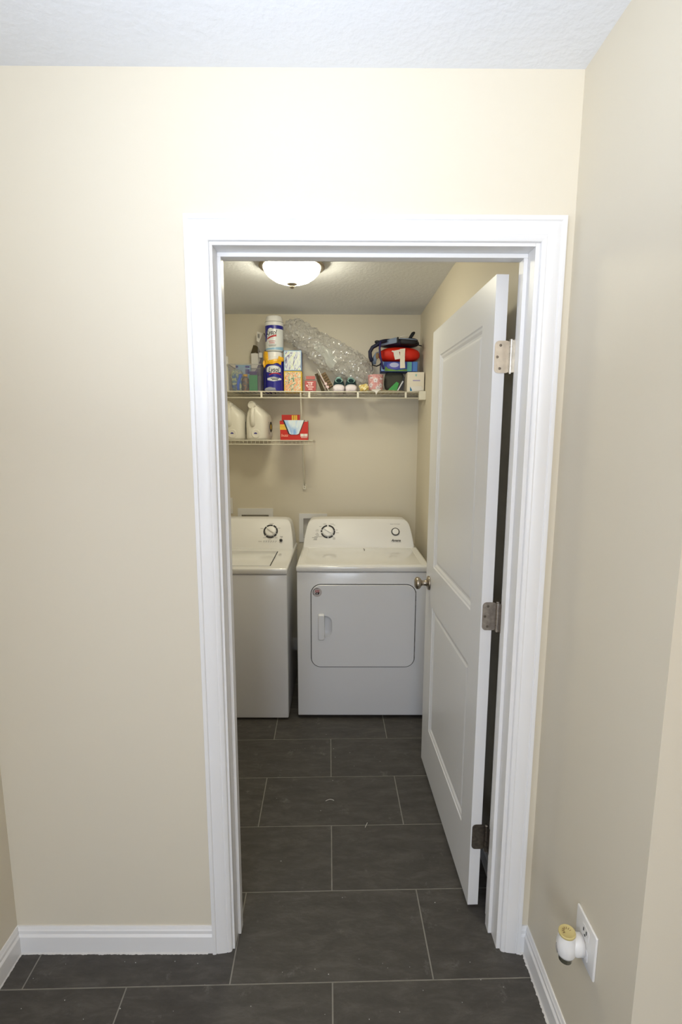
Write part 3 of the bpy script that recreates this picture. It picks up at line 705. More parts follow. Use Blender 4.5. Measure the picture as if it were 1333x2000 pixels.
# detergent jugs on the lower shelf
def jug(xc, y0, label):
    t = thing('detergent_jug', (xc, y0 + .10, Z2), label, 'jug', 'white jugs on the lower shelf'); t.rotation_euler.z = -R(4)
    W, D = .0735, .112
    def sec(cx, cy, sx, sy, z, p=3.2, n=32):
        out = []
        for i in range(n):
            a = 2 * math.pi * i / n; c_, s_ = math.cos(a), math.sin(a)
            out.append((cx + sx * math.copysign(abs(c_) ** (2 / p), c_), cy + sy * math.copysign(abs(s_) ** (2 / p), s_), z))
        return out
    yc = y0 + D
    prof = [(0, .90, .94, 0, 0, 3), (.006, .98, .99, 0, 0, 3.6), (.02, 1.0, 1.0, 0, 0, 4), (.10, 1.0, 1.0, 0, 0, 4), (.140, .99, .99, 0, 0, 3.6), (.160, .94, .97, -.001, -.002, 3.2), (.176, .84, .92, -.006, -.006, 2.8), (.19, .72, .80, -.010, -.016, 2.5), (.206, .55, .60, -.014, -.034, 2.2), (.218, .42, .42, -.016, -.050, 2.0), (.226, .36, .32, -.017, -.060, 2)]
    bm = new(); loft(bm, [sec(xc + dx, yc + dy, W * a, D * b, Z2 + z, p) for z, a, b, dx, dy, p in prof]); body = obj('body', bm, M['hdpe'], t, smooth=True)
    ax = Vector((-.22, -.85, .10)).normalized(); c0 = Vector((xc - .016, yc - .062, Z2 + .219))
    bm = new(); lathe(bm, c0 - ax * .004, ax, [(0, .0215), (.034, .0215)], 24); obj('neck', bm, M['hdpe'], t, smooth=True)
    bm = new(); lathe(bm, c0 + ax * .024, ax, [(0, .0245), (.018, .0245), (.021, .0225), (.0212, .002)], 28); obj('cap', bm, M['hdpe'], t, angle=40)
    bm = new(); hx = xc - .016; tube(bm, [(hx, yc - .075, Z2 + .21), (hx, y0 + .004, Z2 + .192), (hx, y0 - .006, Z2 + .165), (hx, y0 - .006, Z2 + .125), (hx, y0 + .0, Z2 + .10), (hx, y0 + .020, Z2 + .088)], .0155, 12); obj('handle', bm, M['hdpe'], t, smooth=True)
    bm = new(); lathe(bm, (xc + .001, y0 + .003, Z2 + .040), (0, -1, 0), [(0, .030), (.004, .0295), (.006, .026), (.005, .022), (.0045, .002)], 24); obj('embossed_disc', bm, M['hdpe'], t, smooth=True)
    bm = new(); disc(bm, Vector((xc + .001, y0 - .0025, Z2 + .036)), Vector((1, 0, 0)), Vector((0, 0, 1)), Vector((0, -1, 0)), .004, .0115, R(20), R(160), .0008, 10); obj('logo_mark', bm, M['bluelab'], t)
    bm = new(); x_ = xc + W * 1.0 + .0008
    prism(bm, [(x_, y0 + .060, Z2 + .025), (x_, y0 + .185, Z2 + .025), (x_, y0 + .185, Z2 + .12), (x_, y0 + .11, Z2 + .14), (x_, y0 + .060, Z2 + .12)], (.0005, 0, 0)); lb = obj('label', bm, M['whitepaper'], t)
    bm = new(); prism(bm, [(x_ + .0007, y0 + .13 + .042 * math.cos(R(a)), Z2 + .085 + .036 * math.sin(R(a))) for a in range(0, 360, 20)], (.0003, 0, 0)); obj('label_badge', bm, M['ink'], lb)
    bm = new(); prism(bm, [(x_ + .0011, y0 + .13 + .018 * math.cos(R(a)), Z2 + .085 + .018 * math.sin(R(a))) for a in range(0, 360, 20)], (.0003, 0, 0)); obj('label_centre', bm, M['yellowp'], lb)
    bm = new(); box(bm, (x_ + .0006, y0 + .066, Z2 + .035), (x_ + .0010, y0 + .074, Z2 + .118)); obj('label_band', bm, M['ink'], lb)
    return t
jug(-.690, 1.955, 'white detergent jug beside the left door jamb, label hidden')
jug(-.536, 1.950, 'white detergent jug next to the red carton, dark label on its side')
# red carton
t = thing('red_carton', (-.293, 2.0, Z2), 'open red and yellow carton with pale blue front panel on the lower shelf', 'carton')
X0, X1, Y0, Y1 = -.386, -.202, 1.952, 2.050; zF = Z2 + .125
bm = new()
tz = [(-.361, zF + .003), (-.225, zF + .003), (-.262, Z2 + .038), (-.325, Z2 + .038)]
# front face in pieces round the trapezoid window
def fr_piece(pts): prism(bm, [(x, Y0, z) for x, z in pts], (0, .0015, 0))
fr_piece([(X0 + .004, Z2), (X1 - .002, Z2), (X1 - .002, Z2 + .038), (X0 + .004, Z2 + .038)])
fr_piece([(X0, zF - .005), (X0 + .004, Z2 + .038), (-.325, Z2 + .038), (-.3555, zF - .008)]); fr_piece([(-.262, Z2 + .038), (X1 - .002, Z2 + .038), (X1, zF - .008), (-.229, zF - .008)])
box(bm, (X0 + .003, Y0 + .002, Z2), (X0 + .0045, Y1, zF)); box(bm, (X1 - .0045, Y0 + .002, Z2), (X1 - .003, Y1, zF)); box(bm, (X0 + .003, Y0 + .002, Z2), (X1 - .003, Y1, Z2 + .0015))
box(bm, (X0 + .003, Y1 - .0015, Z2), (X1 - .06, Y1, Z2 + .165))
obj('carton_body', bm, M['redcard'], t)
bm = new(); prism(bm, [(x, Y0 - .0012, z) for x, z in [(-.366, zF + .001), (-.222, zF + .003), (-.259, Z2 + .037), (-.272, Z2 + .033), (-.315, Z2 + .033), (-.329, Z2 + .037)]], (0, .001, 0)); obj('window_border', bm, M['black'], t)
bm = new(); prism(bm, [(x, Y0 - .0030, z) for x, z in [(-.357, zF + .002), (-.228, zF + .002), (-.262, Z2 + .040), (-.275, Z2 + .035), (-.310, Z2 + .035), (-.322, Z2 + .040)]], (0, .0015, 0)); obj('blue_panel', bm, M['picsky'], t)
for z in (.066, .078, .090):
    bm = new(); prism(bm, [(X0 + .0015, Y0 - .0006, Z2 + z), (-.339 - (z - .066) * .3, Y0 - .0006, Z2 + z), (-.341 - (z - .066) * .3, Y0 - .0006, Z2 + z + .0095), (X0 + .001, Y0 - .0006, Z2 + z + .0095)], (0, .0005, 0)); obj('yellow_stripe', bm, M['yellowp'], t)
for x in (-.316, -.302, -.290):
    bm = new(); box(bm, (x, Y1 - .0022, Z2 + .128), (x + .0105, Y1 - .0016, Z2 + .162)); obj('yellow_stripe', bm, M['yellowp'], t)
obj('lettering', text_bm('buzz', .024, (X0 + .009, Y0 - .0004, Z2 + .022), (1, 0, 0), (0, 0, 1), .15, .0004, 'LEFT', 1, .0007), mat('salmon_print', '#f2a088', .6), t)
bm = new(); box(bm, (-.252, Y0 - .0006, Z2 + .022), (-.2295, Y0 - .0001, Z2 + .040)); box(bm, (-.2275, Y0 - .0006, Z2 + .022), (-.206, Y0 - .0001, Z2 + .040)); box(bm, (-.248, Y0 - .0006, Z2 + .014), (-.208, Y0 - .0001, Z2 + .0175)); obj('white_notes', bm, M['whitepaper'], t)

# ---------------- upper shelf, left to right
# jar at the jamb
t = thing('white_jar', (-.744, 1.985, Z1), 'tall white plastic jar at the left end of the upper shelf', 'jar')
bm = new(); lathe(bm, (-.744, 1.985, Z1), (0, 0, 1), [(0, .030), (.004, .034), (.15, .034), (.165, .028), (.17, .026)], 28); obj('body', bm, M['hdpe'], t, angle=40)
bm = new(); lathe(bm, (-.744, 1.985, Z1 + .17), (0, 0, 1), [(0, .030), (.045, .030), (.05, .027), (.051, .002)], 28); obj('lid', bm, M['white'], t, angle=40)
# clear bin
BX0, BX1, BY0, BY1 = -.708, -.500, 1.950, 2.150
t = thing('clear_bin', ((BX0 + BX1) / 2, 2.05, Z1), 'clear plastic bin of small packages on the upper shelf', 'bin')
bm = new(); o_ = lambda i, z: [(BX0 + i, BY0 + i, z), (BX1 - i, BY0 + i, z), (BX1 - i, BY1 - i, z), (BX0 + i, BY1 - i, z)]
loft(bm, [o_(.003, Z1 + .001), o_(0, Z1 + .168), o_(.0025, Z1 + .168), o_(.0055, Z1 + .0035)]); obj('bin_body', bm, M['bin'], t)
bm = new(); loft(bm, [o_(-.002, Z1 + .165), o_(-.002, Z1 + .170), o_(.003, Z1 + .170), o_(.003, Z1 + .165), o_(-.002, Z1 + .165)], False, False); obj('rim', bm, mat('hazy_rim', '#b9b7b0', .2, alpha=.7), t)
bm = new(); box(bm, (BX0 + .040, BY0 - .004, Z1 + .105), (BX0 + .125, BY0 - .001, Z1 + .148), .0015); obj('handle', bm, M['bin'], t)
bz = Z1 + .004
bm = new(); superblob(bm, (-.665, 2.03, bz + .070), (.040, .045, .070), 3.2, wob=.12, ws=20); solo('blue_pouch', bm, M['bagmix'], 'printed blue and green pouch upright in the left of the clear bin', 'pouch', smooth=True)
bm = new(); box(bm, (-.688, 2.085, bz), (-.592, 2.13, bz + .178), .002); o = solo('blue_capped_box', bm, M['skyblue'], 'pale box with dark blue bands sticking up at the back of the clear bin', 'box')
for x0, x1, z0, z1 in ((-.687, -.672, .158, .172), (-.624, -.596, .158, .172), (-.687, -.672, .125, .150), (-.624, -.596, .120, .150)):
    bm = new(); box(bm, (x0, 2.0843, bz + z0), (x1, 2.0849, bz + z1)); obj('dark_band', bm, M['bluelab'], o)
bm = new(); tube(bm, [(-.650, 1.967, bz + .004), (-.652, 1.967, bz + .035), (-.648, 1.967, bz + .055), (-.638, 1.967, bz + .085), (-.630, 1.967, bz + .105)], .0095, 10); solo('blue_tube', bm, mat('bright_blue_plastic', '#3f6fe0', .3, coat=.3), 'bright blue plastic tube leaning inside the clear bin', 'tube', smooth=True)
t = thing('amber_bottle', (-.608, 1.995, bz), 'small dusky bottle with yellow lid between blue tube and green card', 'bottle')
bm = new(); lathe(bm, (-.608, 1.995, bz), (0, 0, 1), [(0, .020), (.003, .023), (.075, .023), (.088, .013), (.092, .012)], 24); obj('body', bm, M['bottlemix'], t, angle=45)
bm = new(); lathe(bm, (-.608, 1.995, bz + .092), (0, 0, 1), [(0, .014), (.014, .014), (.015, .002)], 20); obj('lid', bm, M['yellow'], t, angle=45)
bm = new(); box(bm, (-.578, 1.960, bz), (-.526, 1.972, bz + .098), .001); solo('green_box', bm, M['green'], 'plain green box standing in the right of the clear bin', 'box')
bm = new(); box(bm, (-.594, 2.07, bz), (-.545, 2.12, bz + .135), .002); solo('plum_box', bm, M['violet'], 'dark plum box behind the green box in the clear bin', 'box')
# open white and violet carton behind the bin
t = thing('torn_carton', (-.555, 2.18, Z1), 'open white and violet carton with torn flap behind the clear bin', 'carton')
bm = new(); box(bm, (-.595, 2.155, Z1), (-.527, 2.205, Z1 + .268), .001); obj('carton_body', bm, M['whitepaper'], t)
bm = new(); prism(bm, [(-.594, 2.1542, Z1 + .12), (-.528, 2.1542, Z1 + .12), (-.528, 2.1542, Z1 + .24), (-.560, 2.1542, Z1 + .165)], (0, .0005, 0)); obj('violet_print', bm, M['violet'], t)
bm = new(); prism(bm, [(-.597, 2.153, Z1 + .266), (-.560, 2.153, Z1 + .272), (-.562, 2.150, Z1 + .318), (-.578, 2.150, Z1 + .320)], (0, .001, 0)); prism(bm, [(-.560, 2.153, Z1 + .268), (-.527, 2.153, Z1 + .262), (-.545, 2.150, Z1 + .306), (-.562, 2.150, Z1 + .318)], (0, .001, 0)); obj('flap', bm, M['darkcard'], t)
# tall clear tube packet with bar code card
t = thing('clear_packet', (-.520, 2.12, Z1), 'tall clear plastic packet with bar code card standing behind the bin', 'packet')
PK = lambda x, z: (x, 2.140, Z1 + z)
bm = new(); prism(bm, [PK(-.545, .0), PK(-.503, .0), PK(-.494, .385), PK(-.548, .395)], (0, .010, 0)); obj('film', bm, M['tub'], t)
bm = new(); prism(bm, [(-.554, 2.137, Z1 + .345), (-.536, 2.137, Z1 + .335), (-.512, 2.137, Z1 + .395), (-.549, 2.137, Z1 + .405)], (0, .001, 0)); bc = obj('card', bm, M['whitepaper'], t)
bm = new()
for i in range(5): prism(bm, [(-.5455 + i * .0027, 2.1365, Z1 + .365 - i * .001), (-.5442 + i * .0027, 2.1365, Z1 + .365 - i * .001), (-.5442 + i * .0027, 2.1365, Z1 + .390), (-.5455 + i * .0027, 2.1365, Z1 + .390)], (0, .0004, 0))
obj('bar_code', bm, M['ink'], bc)
bm = new(); box(bm, (-.537, 2.125, Z1 + .235), (-.515, 2.137, Z1 + .268), .002); obj('white_cap', bm, M['white'], t)
# black stick
bm = new(); cyl(bm, (-.4955, 2.19, Z1 + .26), (-.504, 2.19, Z1 + .395), .0028, n=8); cyl(bm, (-.4955, 2.19, Z1 + .26), (-.48, 2.19, Z1 + .0), .0022, n=8)
bm.free(); bm = new(); cyl(bm, (-.512, 2.195, Z1 + .405), (-.468, 2.195, Z1 + .32), .0032, n=8); cyl(bm, (-.468, 2.195, Z1 + .32), (-.440, 2.195, Z1 + .001), .0028, n=8); solo('black_stick', bm, M['black'], 'thin black stick leaning beside the spray can', 'stick', smooth=True)
bm = new(); box(bm, (-.505, 2.165, Z1), (-.462, 2.19, Z1 + .292), .002); o = solo('purple_box', bm, M['violet'], 'narrow dark purple box with orange print left of the spray can', 'box')
bm = new(); box(bm, (-.496, 2.1643, Z1 + .232), (-.476, 2.1648, Z1 + .250)); obj('orange_print', bm, M['orangep'], o)

# disinfectant cans
CX, CY, CR = -.4175, 2.005, .0575
zc0 = Z1 + .250      # base of the upper can
t = thing('spray_can', (CX, CY, zc0), 'tall blue and white disinfectant spray can standing on the lower can', 'spray can')
bm = new(); lathe(bm, (CX, CY, zc0 - .0), (0, 0, 1), [(0, .050), (.003, .0545), (.008, CR), (.155, CR), (.160, .0565)], 48); obj('can', bm, M['canlab'], t, angle=35)
bm = new(); lathe(bm, (CX, CY, zc0 + .160), (0, 0, 1), [(0, .0575), (.003, .059), (.020, .058), (.021, .0575), (.022, .0525), (.024, .0545), (.045, .0525), (.056, .048), (.059, .040), (.060, .002)], 48); obj('cap', bm, M['white'], t, angle=30)
rr = CR + .0006
bm = patch(-.085, .085, lambda u: zc0 + .135 - .075 * (1 if u < -.052 else max(0, (-u - .030) / .022) if u < -.030 else 0), lambda u: zc0 + .157, 40, .0004); bend(bm, (CX, CY), CR); obj('blue_band', bm, M['bluelab'], t, smooth=True)
bm = patch(-.045, .010, lambda u: zc0 + .088, lambda u: zc0 + .095 + .045 * math.sqrt(max(0, 1 - ((u + .018) / .030) ** 2)), 30, .0006); bend(bm, (CX, CY), CR); 
bm2 = None; obj('white_arc', bm, M['canlab'], t, smooth=True)
bm = text_bm('Lysol', .040, (-.046, 0, zc0 + .100), (1, 0, 0), (0, 0, 1), .35, -.001, 'LEFT', .78, .0006)
bmesh.ops.subdivide_edges(bm, edges=bm.edges, cuts=1); bend(bm, (CX, CY), CR + .0014); obj('lettering', bm, M['ink'], t)
bm = patch(-.085, .085, zc0 + .1795, zc0 + .1810, 40, .0022); bend(bm, (CX, CY), CR); obj('cap_line', bm, M['ink'], t, smooth=True)
bm = patch(-.044, .020, lambda u: zc0 + .070 + .018 * math.sin((u + .044) / .064 * 1.5), lambda u: zc0 + .078 + .0215 * math.sin((u + .044) / .064 * 1.5), 20, .0009); bend(bm, (CX, CY), CR); obj('red_swoosh', bm, M['red'], t, smooth=True)
for zz, a, b, mm in ((.058, -.032, .012, 'red'), (.047, -.028, .010, 'red'), (.035, -.034, .018, 'grey_ink'), (.028, -.030, .014, 'grey_ink')):
    bm = patch(a, b, zc0 + zz, zc0 + zz + .0035, 10, .0009); bend(bm, (CX, CY), CR); obj('small_print', bm, M[mm], t, smooth=True)
bm = patch(-.085, .085, zc0 + .008, lambda u: zc0 + .018 + .12 * max(0, u + .02) ** 1.0 * .9, 40, .0005); bend(bm, (CX, CY), CR); obj('sky_blue_wave', bm, M['skyblue'], t, smooth=True)
t = thing('wrapped_can', (CX - .004, CY, Z1), 'dark blue wipes canister with yellow torn wrap, under the spray can', 'canister')
CX2 = CX - .003; R3 = .0595
bm = new(); lathe(bm, (CX2, CY, Z1), (0, 0, 1), [(0, .050), (.004, R3), (.188, R3), (.192, .056)], 48); obj('canister', bm, M['bluelab'], t, angle=35)
bm = new(); lathe(bm, (CX2, CY, Z1 + .192), (0, 0, 1), [(0, .0545), (.004, .056), (.020, .0555), (.022, .053), (.024, .0545), (.050, .0535), (.055, .050), (.0565, .002)], 48); obj('cap', bm, M['white'], t, angle=30)
# torn yellow wrap round the shoulder, with a flap at the left
def wav(u, s, a): return a * noise.noise(Vector((u * 24, s, 0)))
bm = new(); rows = []
for i in range(73):
    u = -.175 + .35 * i / 72; lo = Z1 + .172 + (.022 if abs(u) > .05 else -.004) + wav(u, 1, .014) ; hi = Z1 + .232 + wav(u, 5, .012) + (.014 if u < -.02 else 0) - (.016 if u > .03 else 0)
    if abs(u) < .034: hi = Z1 + .196 + wav(u, 5, .01)
    ro = .0015 + .004 * (noise.noise(Vector((u * 45, 9, 0))) + .6)
    rows.append([(u, ro + .001, lo), (u, ro + .004, (lo + hi) / 2), (u, ro + .0015, hi), (u, ro - .0005, hi), (u, ro - .001, lo)])
loft(bm, rows); bend(bm, (CX2, CY), R3 + .001); obj('yellow_wrap', bm, M['yellow'], t)
bm = new(); prism(bm, [(-.476, 1.985, Z1 + .215), (-.491, 1.972, Z1 + .180), (-.482, 1.965, Z1 + .148), (-.470, 1.965, Z1 + .165), (-.462, 1.97, Z1 + .21)], (.004, .01, .002)); obj('yellow_flap', bm, M['yellow'], t)
bm = new()
for k in range(1, 2):
    pass
bm.free()
bm = patch(-.050, .050, lambda u: Z1 + .112 + .010 * (abs(u) / .05), lambda u: Z1 + .140 + .020 * math.sqrt(max(0, 1 - (u / .05) ** 2)), 30, .0008); bend(bm, (CX2, CY), R3); obj('white_arc', bm, M['canlab'], t, smooth=True)
bm = text_bm('Lysol', .043, (-.034, 0, Z1 + .120), (1, 0, 0), (0, 0, 1), .3, -.001, 'LEFT', .78, .0006); bmesh.ops.subdivide_edges(bm, edges=bm.edges, cuts=1); bend(bm, (CX2, CY), R3 + .0016); obj('lettering', bm, M['ink'], t)
bm = patch(-.028, .050, lambda u: Z1 + .100 + .010 * math.sin((u + .028) / .078 * 3.0), lambda u: Z1 + .106 + .011 * math.sin((u + .028) / .078 * 3.0), 20, .0009); bend(bm, (CX2, CY), R3); obj('red_swoosh', bm, M['red'], t, smooth=True)
bm = patch(-.045, .055, lambda u: Z1 + .062 + .010 * (abs(u) / .05), lambda u: Z1 + .090 - .008 * (abs(u) / .05), 30, .0008); bend(bm, (CX2, CY), R3); obj('silver_oval', bm, M['canlab'], t, smooth=True)
for zz, a, b in ((.079, -.018, .035), (.070, -.010, .030)):
    bm = patch(a, b, Z1 + zz, Z1 + zz + .005, 10, .0011); bend(bm, (CX2, CY), R3); obj('small_print', bm, M['ink'], t, smooth=True)
bm = new(); superblob(bm, (-.435, 1.947, Z1 + .013), (.040, .016, .0125), 2.4, wob=.5, ws=35, seed=3); solo('crumpled_film', bm, M['wrapwhite'], 'small crumpled clear and white film at the foot of the blue canister', 'wrapping', smooth=True)
# blue bag edge behind canister
bm = new(); superblob(bm, (-.489, 2.085, Z1 + .088), (.0125, .05, .087), 3, wob=.2, ws=20, seed=5); solo('blue_refill_bag', bm, M['bluelab'], 'dark blue refill bag squeezed between clear bin and canister', 'bag', smooth=True)

# two tissue boxes
for nm, z, h, m1, m2, mt, lb in (('tissue_box', Z1, .130, 'pic2', 'yellowp', 'gold', 'cube tissue box with orange and green floral print and yellow edges, lower of two'), ('tissue_box', Z1 + .1315, .128, 'pic1', 'bluelab', 'skyblue', 'cube tissue box with pastel swirl print and blue side, upper of two')):
    x0, x1, y0, y1 = -.357, -.243, 1.985, 2.095
    t = thing(nm, ((x0 + x1) / 2, (y0 + y1) / 2, z), lb, 'tissue box', 'stacked cube tissue boxes')
    bm = new(); box(bm, (x0, y0, z), (x1, y1, z + h), .0012, 1); obj('carton', bm, M[m2], t)
    bm = new(); box(bm, (x0 + .0012, y0 - .0006, z + .0012), (x1 - .0012, y0 + .0004, z + h - .0012)); obj('border_print', bm, M[mt if z > 1.9 else m2], t)
    bm = new(); box(bm, (x0 + .006, y0 - .0012, z + .006), (x1 - .006, y0 - .0002, z + h - .006)); obj('picture_print', bm, M[m1], t)
# wax container
t = thing('wax_tub', (-.186, 2.0, Z1), 'clear tub of red scented wax with printed label', 'tub')
bm = new(); x0, x1, y0, y1 = -.232, -.142, 1.985, 2.025
def rr3(x0, x1, y0, y1, z, r=.01): return [(x, y, z) for x, y in rrect(x0, x1, y0, y1, r, 4)]
loft(bm, [rr3(x0 + .008, x1 - .008, y0 + .003, y1 - .003, Z1), rr3(x0 + .001, x1 - .001, y0, y1, Z1 + .05), rr3(x0, x1, y0, y1, Z1 + .074)]); obj('wax_body', bm, M['tub'], t, angle=40)
bm = new(); loft(bm, [rr3(x0 + .012, x1 - .012, y0 + .006, y1 - .006, Z1 + .003), rr3(x0 + .006, x1 - .006, y0 + .004, y1 - .004, Z1 + .05), rr3(x0 + .008, x1 - .008, y0 + .004, y1 - .004, Z1 + .070)]); obj('wax', bm, mat('red_wax', '#c2493c', .4), t, angle=40)
bm = new(); loft(bm, [rr3(x0 - .001, x1 + .001, y0 - .002, y1 + .002, Z1 + .075), rr3(x0 - .001, x1 + .001, y0 - .002, y1 + .002, Z1 + .079), rr3(x0 + .004, x1 - .004, y0 + .002, y1 - .002, Z1 + .080), rr3(x0 + .004, x1 - .004, y0 + .002, y1 - .002, Z1 + .104)]); obj('lid', bm, M['tub'], t, angle=40)
bm = new(); box(bm, (x0 + .016, y0 + .004, Z1 + .080), (x1 - .016, y1 - .008, Z1 + .100)); obj('wax', bm, mat('orange_red_wax', '#cf4b31', .4), t)
bm = new(); box(bm, (x0 + .010, y0 - .0010, Z1 + .008), (x1 - .010, y0 - .0002, Z1 + .070)); lab = obj('label', bm, mat('brick_red_label', '#b8483f', .4), t)
bm = new(); yy = y0 - .0016
for a, b, c, d in ((-.208, -.168, .0585, .0625), (-.198, -.193, .040, .058), (-.193, -.186, .040, .043), (-.186, -.181, .040, .058), (-.179, -.175, .040, .058), (-.206, -.166, .028, .034), (-.200, -.174, .015, .021)): box(bm, (a, yy, Z1 + c), (b, yy + .0005, Z1 + d))
cyl(bm, (-.209, yy, Z1 + .040), (-.209, yy + .0005, Z1 + .040), .006, n=14); obj('label_print', bm, mat('pale_pink_print', '#f3d9d4', .5), lab)['kind'] = 'stuff'
# leaning white card, brown box with ribbon
def leaning(u0, u1, w0, w1, y0, y1, pivot, angd):
    a = R(angd); d = Vector((math.sin(a), 0, math.cos(a))); e = Vector((math.cos(a), 0, -math.sin(a))); P0 = Vector(pivot); bm = new()
    pts = [P0 + d * u0 + e * w0, P0 + d * u0 + e * w1, P0 + d * u1 + e * w1, P0 + d * u1 + e * w0]
    prism(bm, [(p.x, y0, p.z) for p in pts], (0, y1 - y0, 0)); return bm
solo('white_card', leaning(0, .152, 0, .0035, 1.945, 1.99, (-.068, 0, Z1 + .001), -27), M['whitepaper'], 'thin white card leaning at a steep angle beside the wax tub', 'card')
t = thing('gift_box', (-.07, 2.02, Z1), 'brown patterned gift box with pink ribbon leaning behind the white card', 'gift box')
bm = leaning(0, .100, 0, .048, 1.999, 2.075, (-.083, 0, Z1 + .018), -30); obj('carton', bm, M['card'], t)
for i in range(5):
    bm = leaning(.012 + i * .017, .017 + i * .017, .020, .046, 1.9975, 1.9985, (-.083, 0, Z1 + .018), -30); obj('pattern_band', bm, M['darkcard'], t)
bm = leaning(.004, .098, .006, .014, 1.9965, 1.998, (-.083, 0, Z1 + .018), -30); obj('ribbon', bm, M['pinkr'], t)
bm = new(); superblob(bm, (-.090, 1.988, Z1 + .052), (.011, .008, .009), 3, wob=.2, ws=60); superblob(bm, (-.079, 1.986, Z1 + .032), (.012, .008, .009), 3, wob=.2, ws=60, seed=2); obj('bow', bm, M['pinkr'], t, smooth=True)
bm = leaning(0, .115, 0, .022, 2.02, 2.08, (-.118, 0, Z1 + .008), -22); solo('olive_box', bm, M['darkcard'], 'dark olive box wedged between wax tub and white card', 'box')

# sneakers, toes to the front
def sneaker(xc, label):
    t = thing('sneaker', (xc, 2.04, Z1), label, 'shoe', 'pair of sneakers on the upper shelf')
    y0 = 1.940
    def sec(y, w, z0, z1, n=20, p=2.4):
        out = []
        for i in range(n):
            a = 2 * math.pi * i / n; c_, s_ = math.cos(a), math.sin(a)
            out.append((xc + w * math.copysign(abs(c_) ** (2 / p), c_), y, (z0 + z1) / 2 + (z1 - z0) / 2 * math.copysign(abs(s_) ** (2 / p), s_)))
        return out
    bm = new(); loft(bm, [sec(y0 + dy, w, Z1, Z1 + h, p=4) for dy, w, h in ((.004, .022, .008), (.008, .030, .012), (.018, .034, .018), (.05, .0385, .022), (.12, .033, .022), (.19, .031, .026), (.245, .032, .030), (.262, .026, .030))]); obj('sole', bm, M['rubber'], t, smooth=True)
    bm = new(); loft(bm, [sec(y0 + dy, w, Z1 + .001, Z1 + h) for dy, w, h in ((.0, .020, .026), (.003, .030, .036), (.012, .0365, .043), (.030, .0385, .047), (.048, .036, .050))]); obj('toe_cap', bm, M['rubber'], t, smooth=True)
    bm = new(); loft(bm, [sec(y0 + dy, w, Z1 + .014, Z1 + h) for dy, w, h in ((.034, .034, .050), (.05, .0355, .064), (.075, .035, .080), (.105, .033, .094), (.14, .031, .100), (.20, .030, .098), (.24, .031, .108), (.257, .026, .104))]); obj('upper', bm, M['teal'], t, smooth=True)
    bm = new(); rg = []
    for i in range(24):
        a = 2 * math.pi * i / 24
        rg.append([(xc + .001 + (.021 + dr) * math.cos(a), y0 + .058 + .030 * math.sin(a) * .6 + dd2, Z1 + .073 + .016 * math.sin(a) * 1.0 + .0) for dr, dd2 in ((-.003, -.010), (0, -.014), (.004, -.010), (0, -.004))])
    rg.append(rg[0]); loft(bm, rg, False, False); obj('tongue_trim', bm, M['seafoam'], t, smooth=True)
    for k in range(4):
        bm = new(); yy = y0 + .075 + k * .017; zz = Z1 + .083 + k * .005; tube(bm, [(xc - .020, yy, zz - .006), (xc - .008, yy - .003, zz + .004), (xc + .008, yy - .003, zz + .004), (xc + .020, yy, zz - .006)], .0028, 6); obj('lace', bm, M['seafoam'], t, smooth=True)
sneaker(-.0035, 'dark teal sneaker with white toe, beside the gift box')
sneaker(.0760, 'dark teal sneaker with white toe, nearer the pink cup')

# bubble wrap
t = thing('bubble_wrap', (-.03, 2.11, 2.0), 'big crumpled roll of clear bubble wrap sloping down over the sneakers', 'bubble wrap')
def wrapmesh(NU, NV, spine, rad, squash, seed, bub=True):
    """flattened crumpled tube along a spine, covered in bubbles"""
    bm = new(); rows = []
    for i in range(NU + 1):
        s = i / NU; f = s * (len(spine) - 1); k = min(int(f), len(spine) - 2); fr_ = f - k
        def cr(P, k, f):
            a, b, c, d = P[max(k - 1, 0)], P[k], P[k + 1], P[min(k + 2, len(P) - 1)]
            return .5 * ((2 * b) + (c - a) * f + (2 * a - 5 * b + 4 * c - d) * f * f + (3 * b - a - 3 * c + d) * f ** 3)
        SP = [Vector(p) for p in spine]; c = cr(SP, k, fr_); c2 = cr(SP, k, min(fr_ + .02, 1)) if fr_ < .98 else cr(SP, k, fr_); c1 = cr(SP, k, max(fr_ - .02, 0))
        d = (c2 - c1).normalized(); yv = Vector((0, 1, 0)); w_ = d.cross(yv).normalized()
        r = rad[k] * (1 - fr_) + rad[k + 1] * fr_
        rg = []
        for j in range(NV):
            a = 2 * math.pi * j / NV
            n_ = w_ * math.cos(a) + yv * math.sin(a) * squash
            wr = 1 + .26 * noise.noise(Vector((s * 6 + seed, math.cos(a) * 1.4, math.sin(a) * 1.4))) + .17 * noise.noise(Vector((s * 16, math.cos(a) * 3 + seed, math.sin(a) * 3))) 
            p = c + n_ * r * wr
            cre = abs(noise.noise(p * 28 + Vector((seed, 0, 0)))); p += n_ * (.020 * cre) + d * (.012 * noise.noise(p * 40))
            if bub:
                # hexagonal bubbles
                U_, V_ = s * .52 / .0125, j / NV * .34 / .0125; row = math.floor(V_); uu = U_ + .5 * (row % 2); q = ((uu - math.floor(uu) - .5) ** 2 + (V_ - row - .5) ** 2) * 4
                p += n_ * .0035 * math.sqrt(max(0, 1 - q * 1.2))
            rg.append(p)
        rows.append(rg)
    loft(bm, rows, True, True); return bm
bm = wrapmesh(92, 58, [(-.375, 2.125, 2.235), (-.30, 2.12, 2.262), (-.22, 2.11, 2.222), (-.147, 2.105, 2.180), (-.027, 2.10, 2.098), (.092, 2.10, 2.040), (.165, 2.10, 1.985), (.205, 2.10, 1.945)], [.035, .078, .084, .088, .094, .096, .068, .022], .85, 3, False)
for v_ in bm.verts: v_.co += Vector((noise.noise(v_.co * 55), noise.noise(v_.co * 55 + Vector((9, 0, 0))), noise.noise(v_.co * 55 + Vector((0, 9, 0))))) * .011
bmesh.ops.triangulate(bm, faces=bm.faces)
obj('sheet', bm, M['wrap'], t)
bm = new(); rows = []
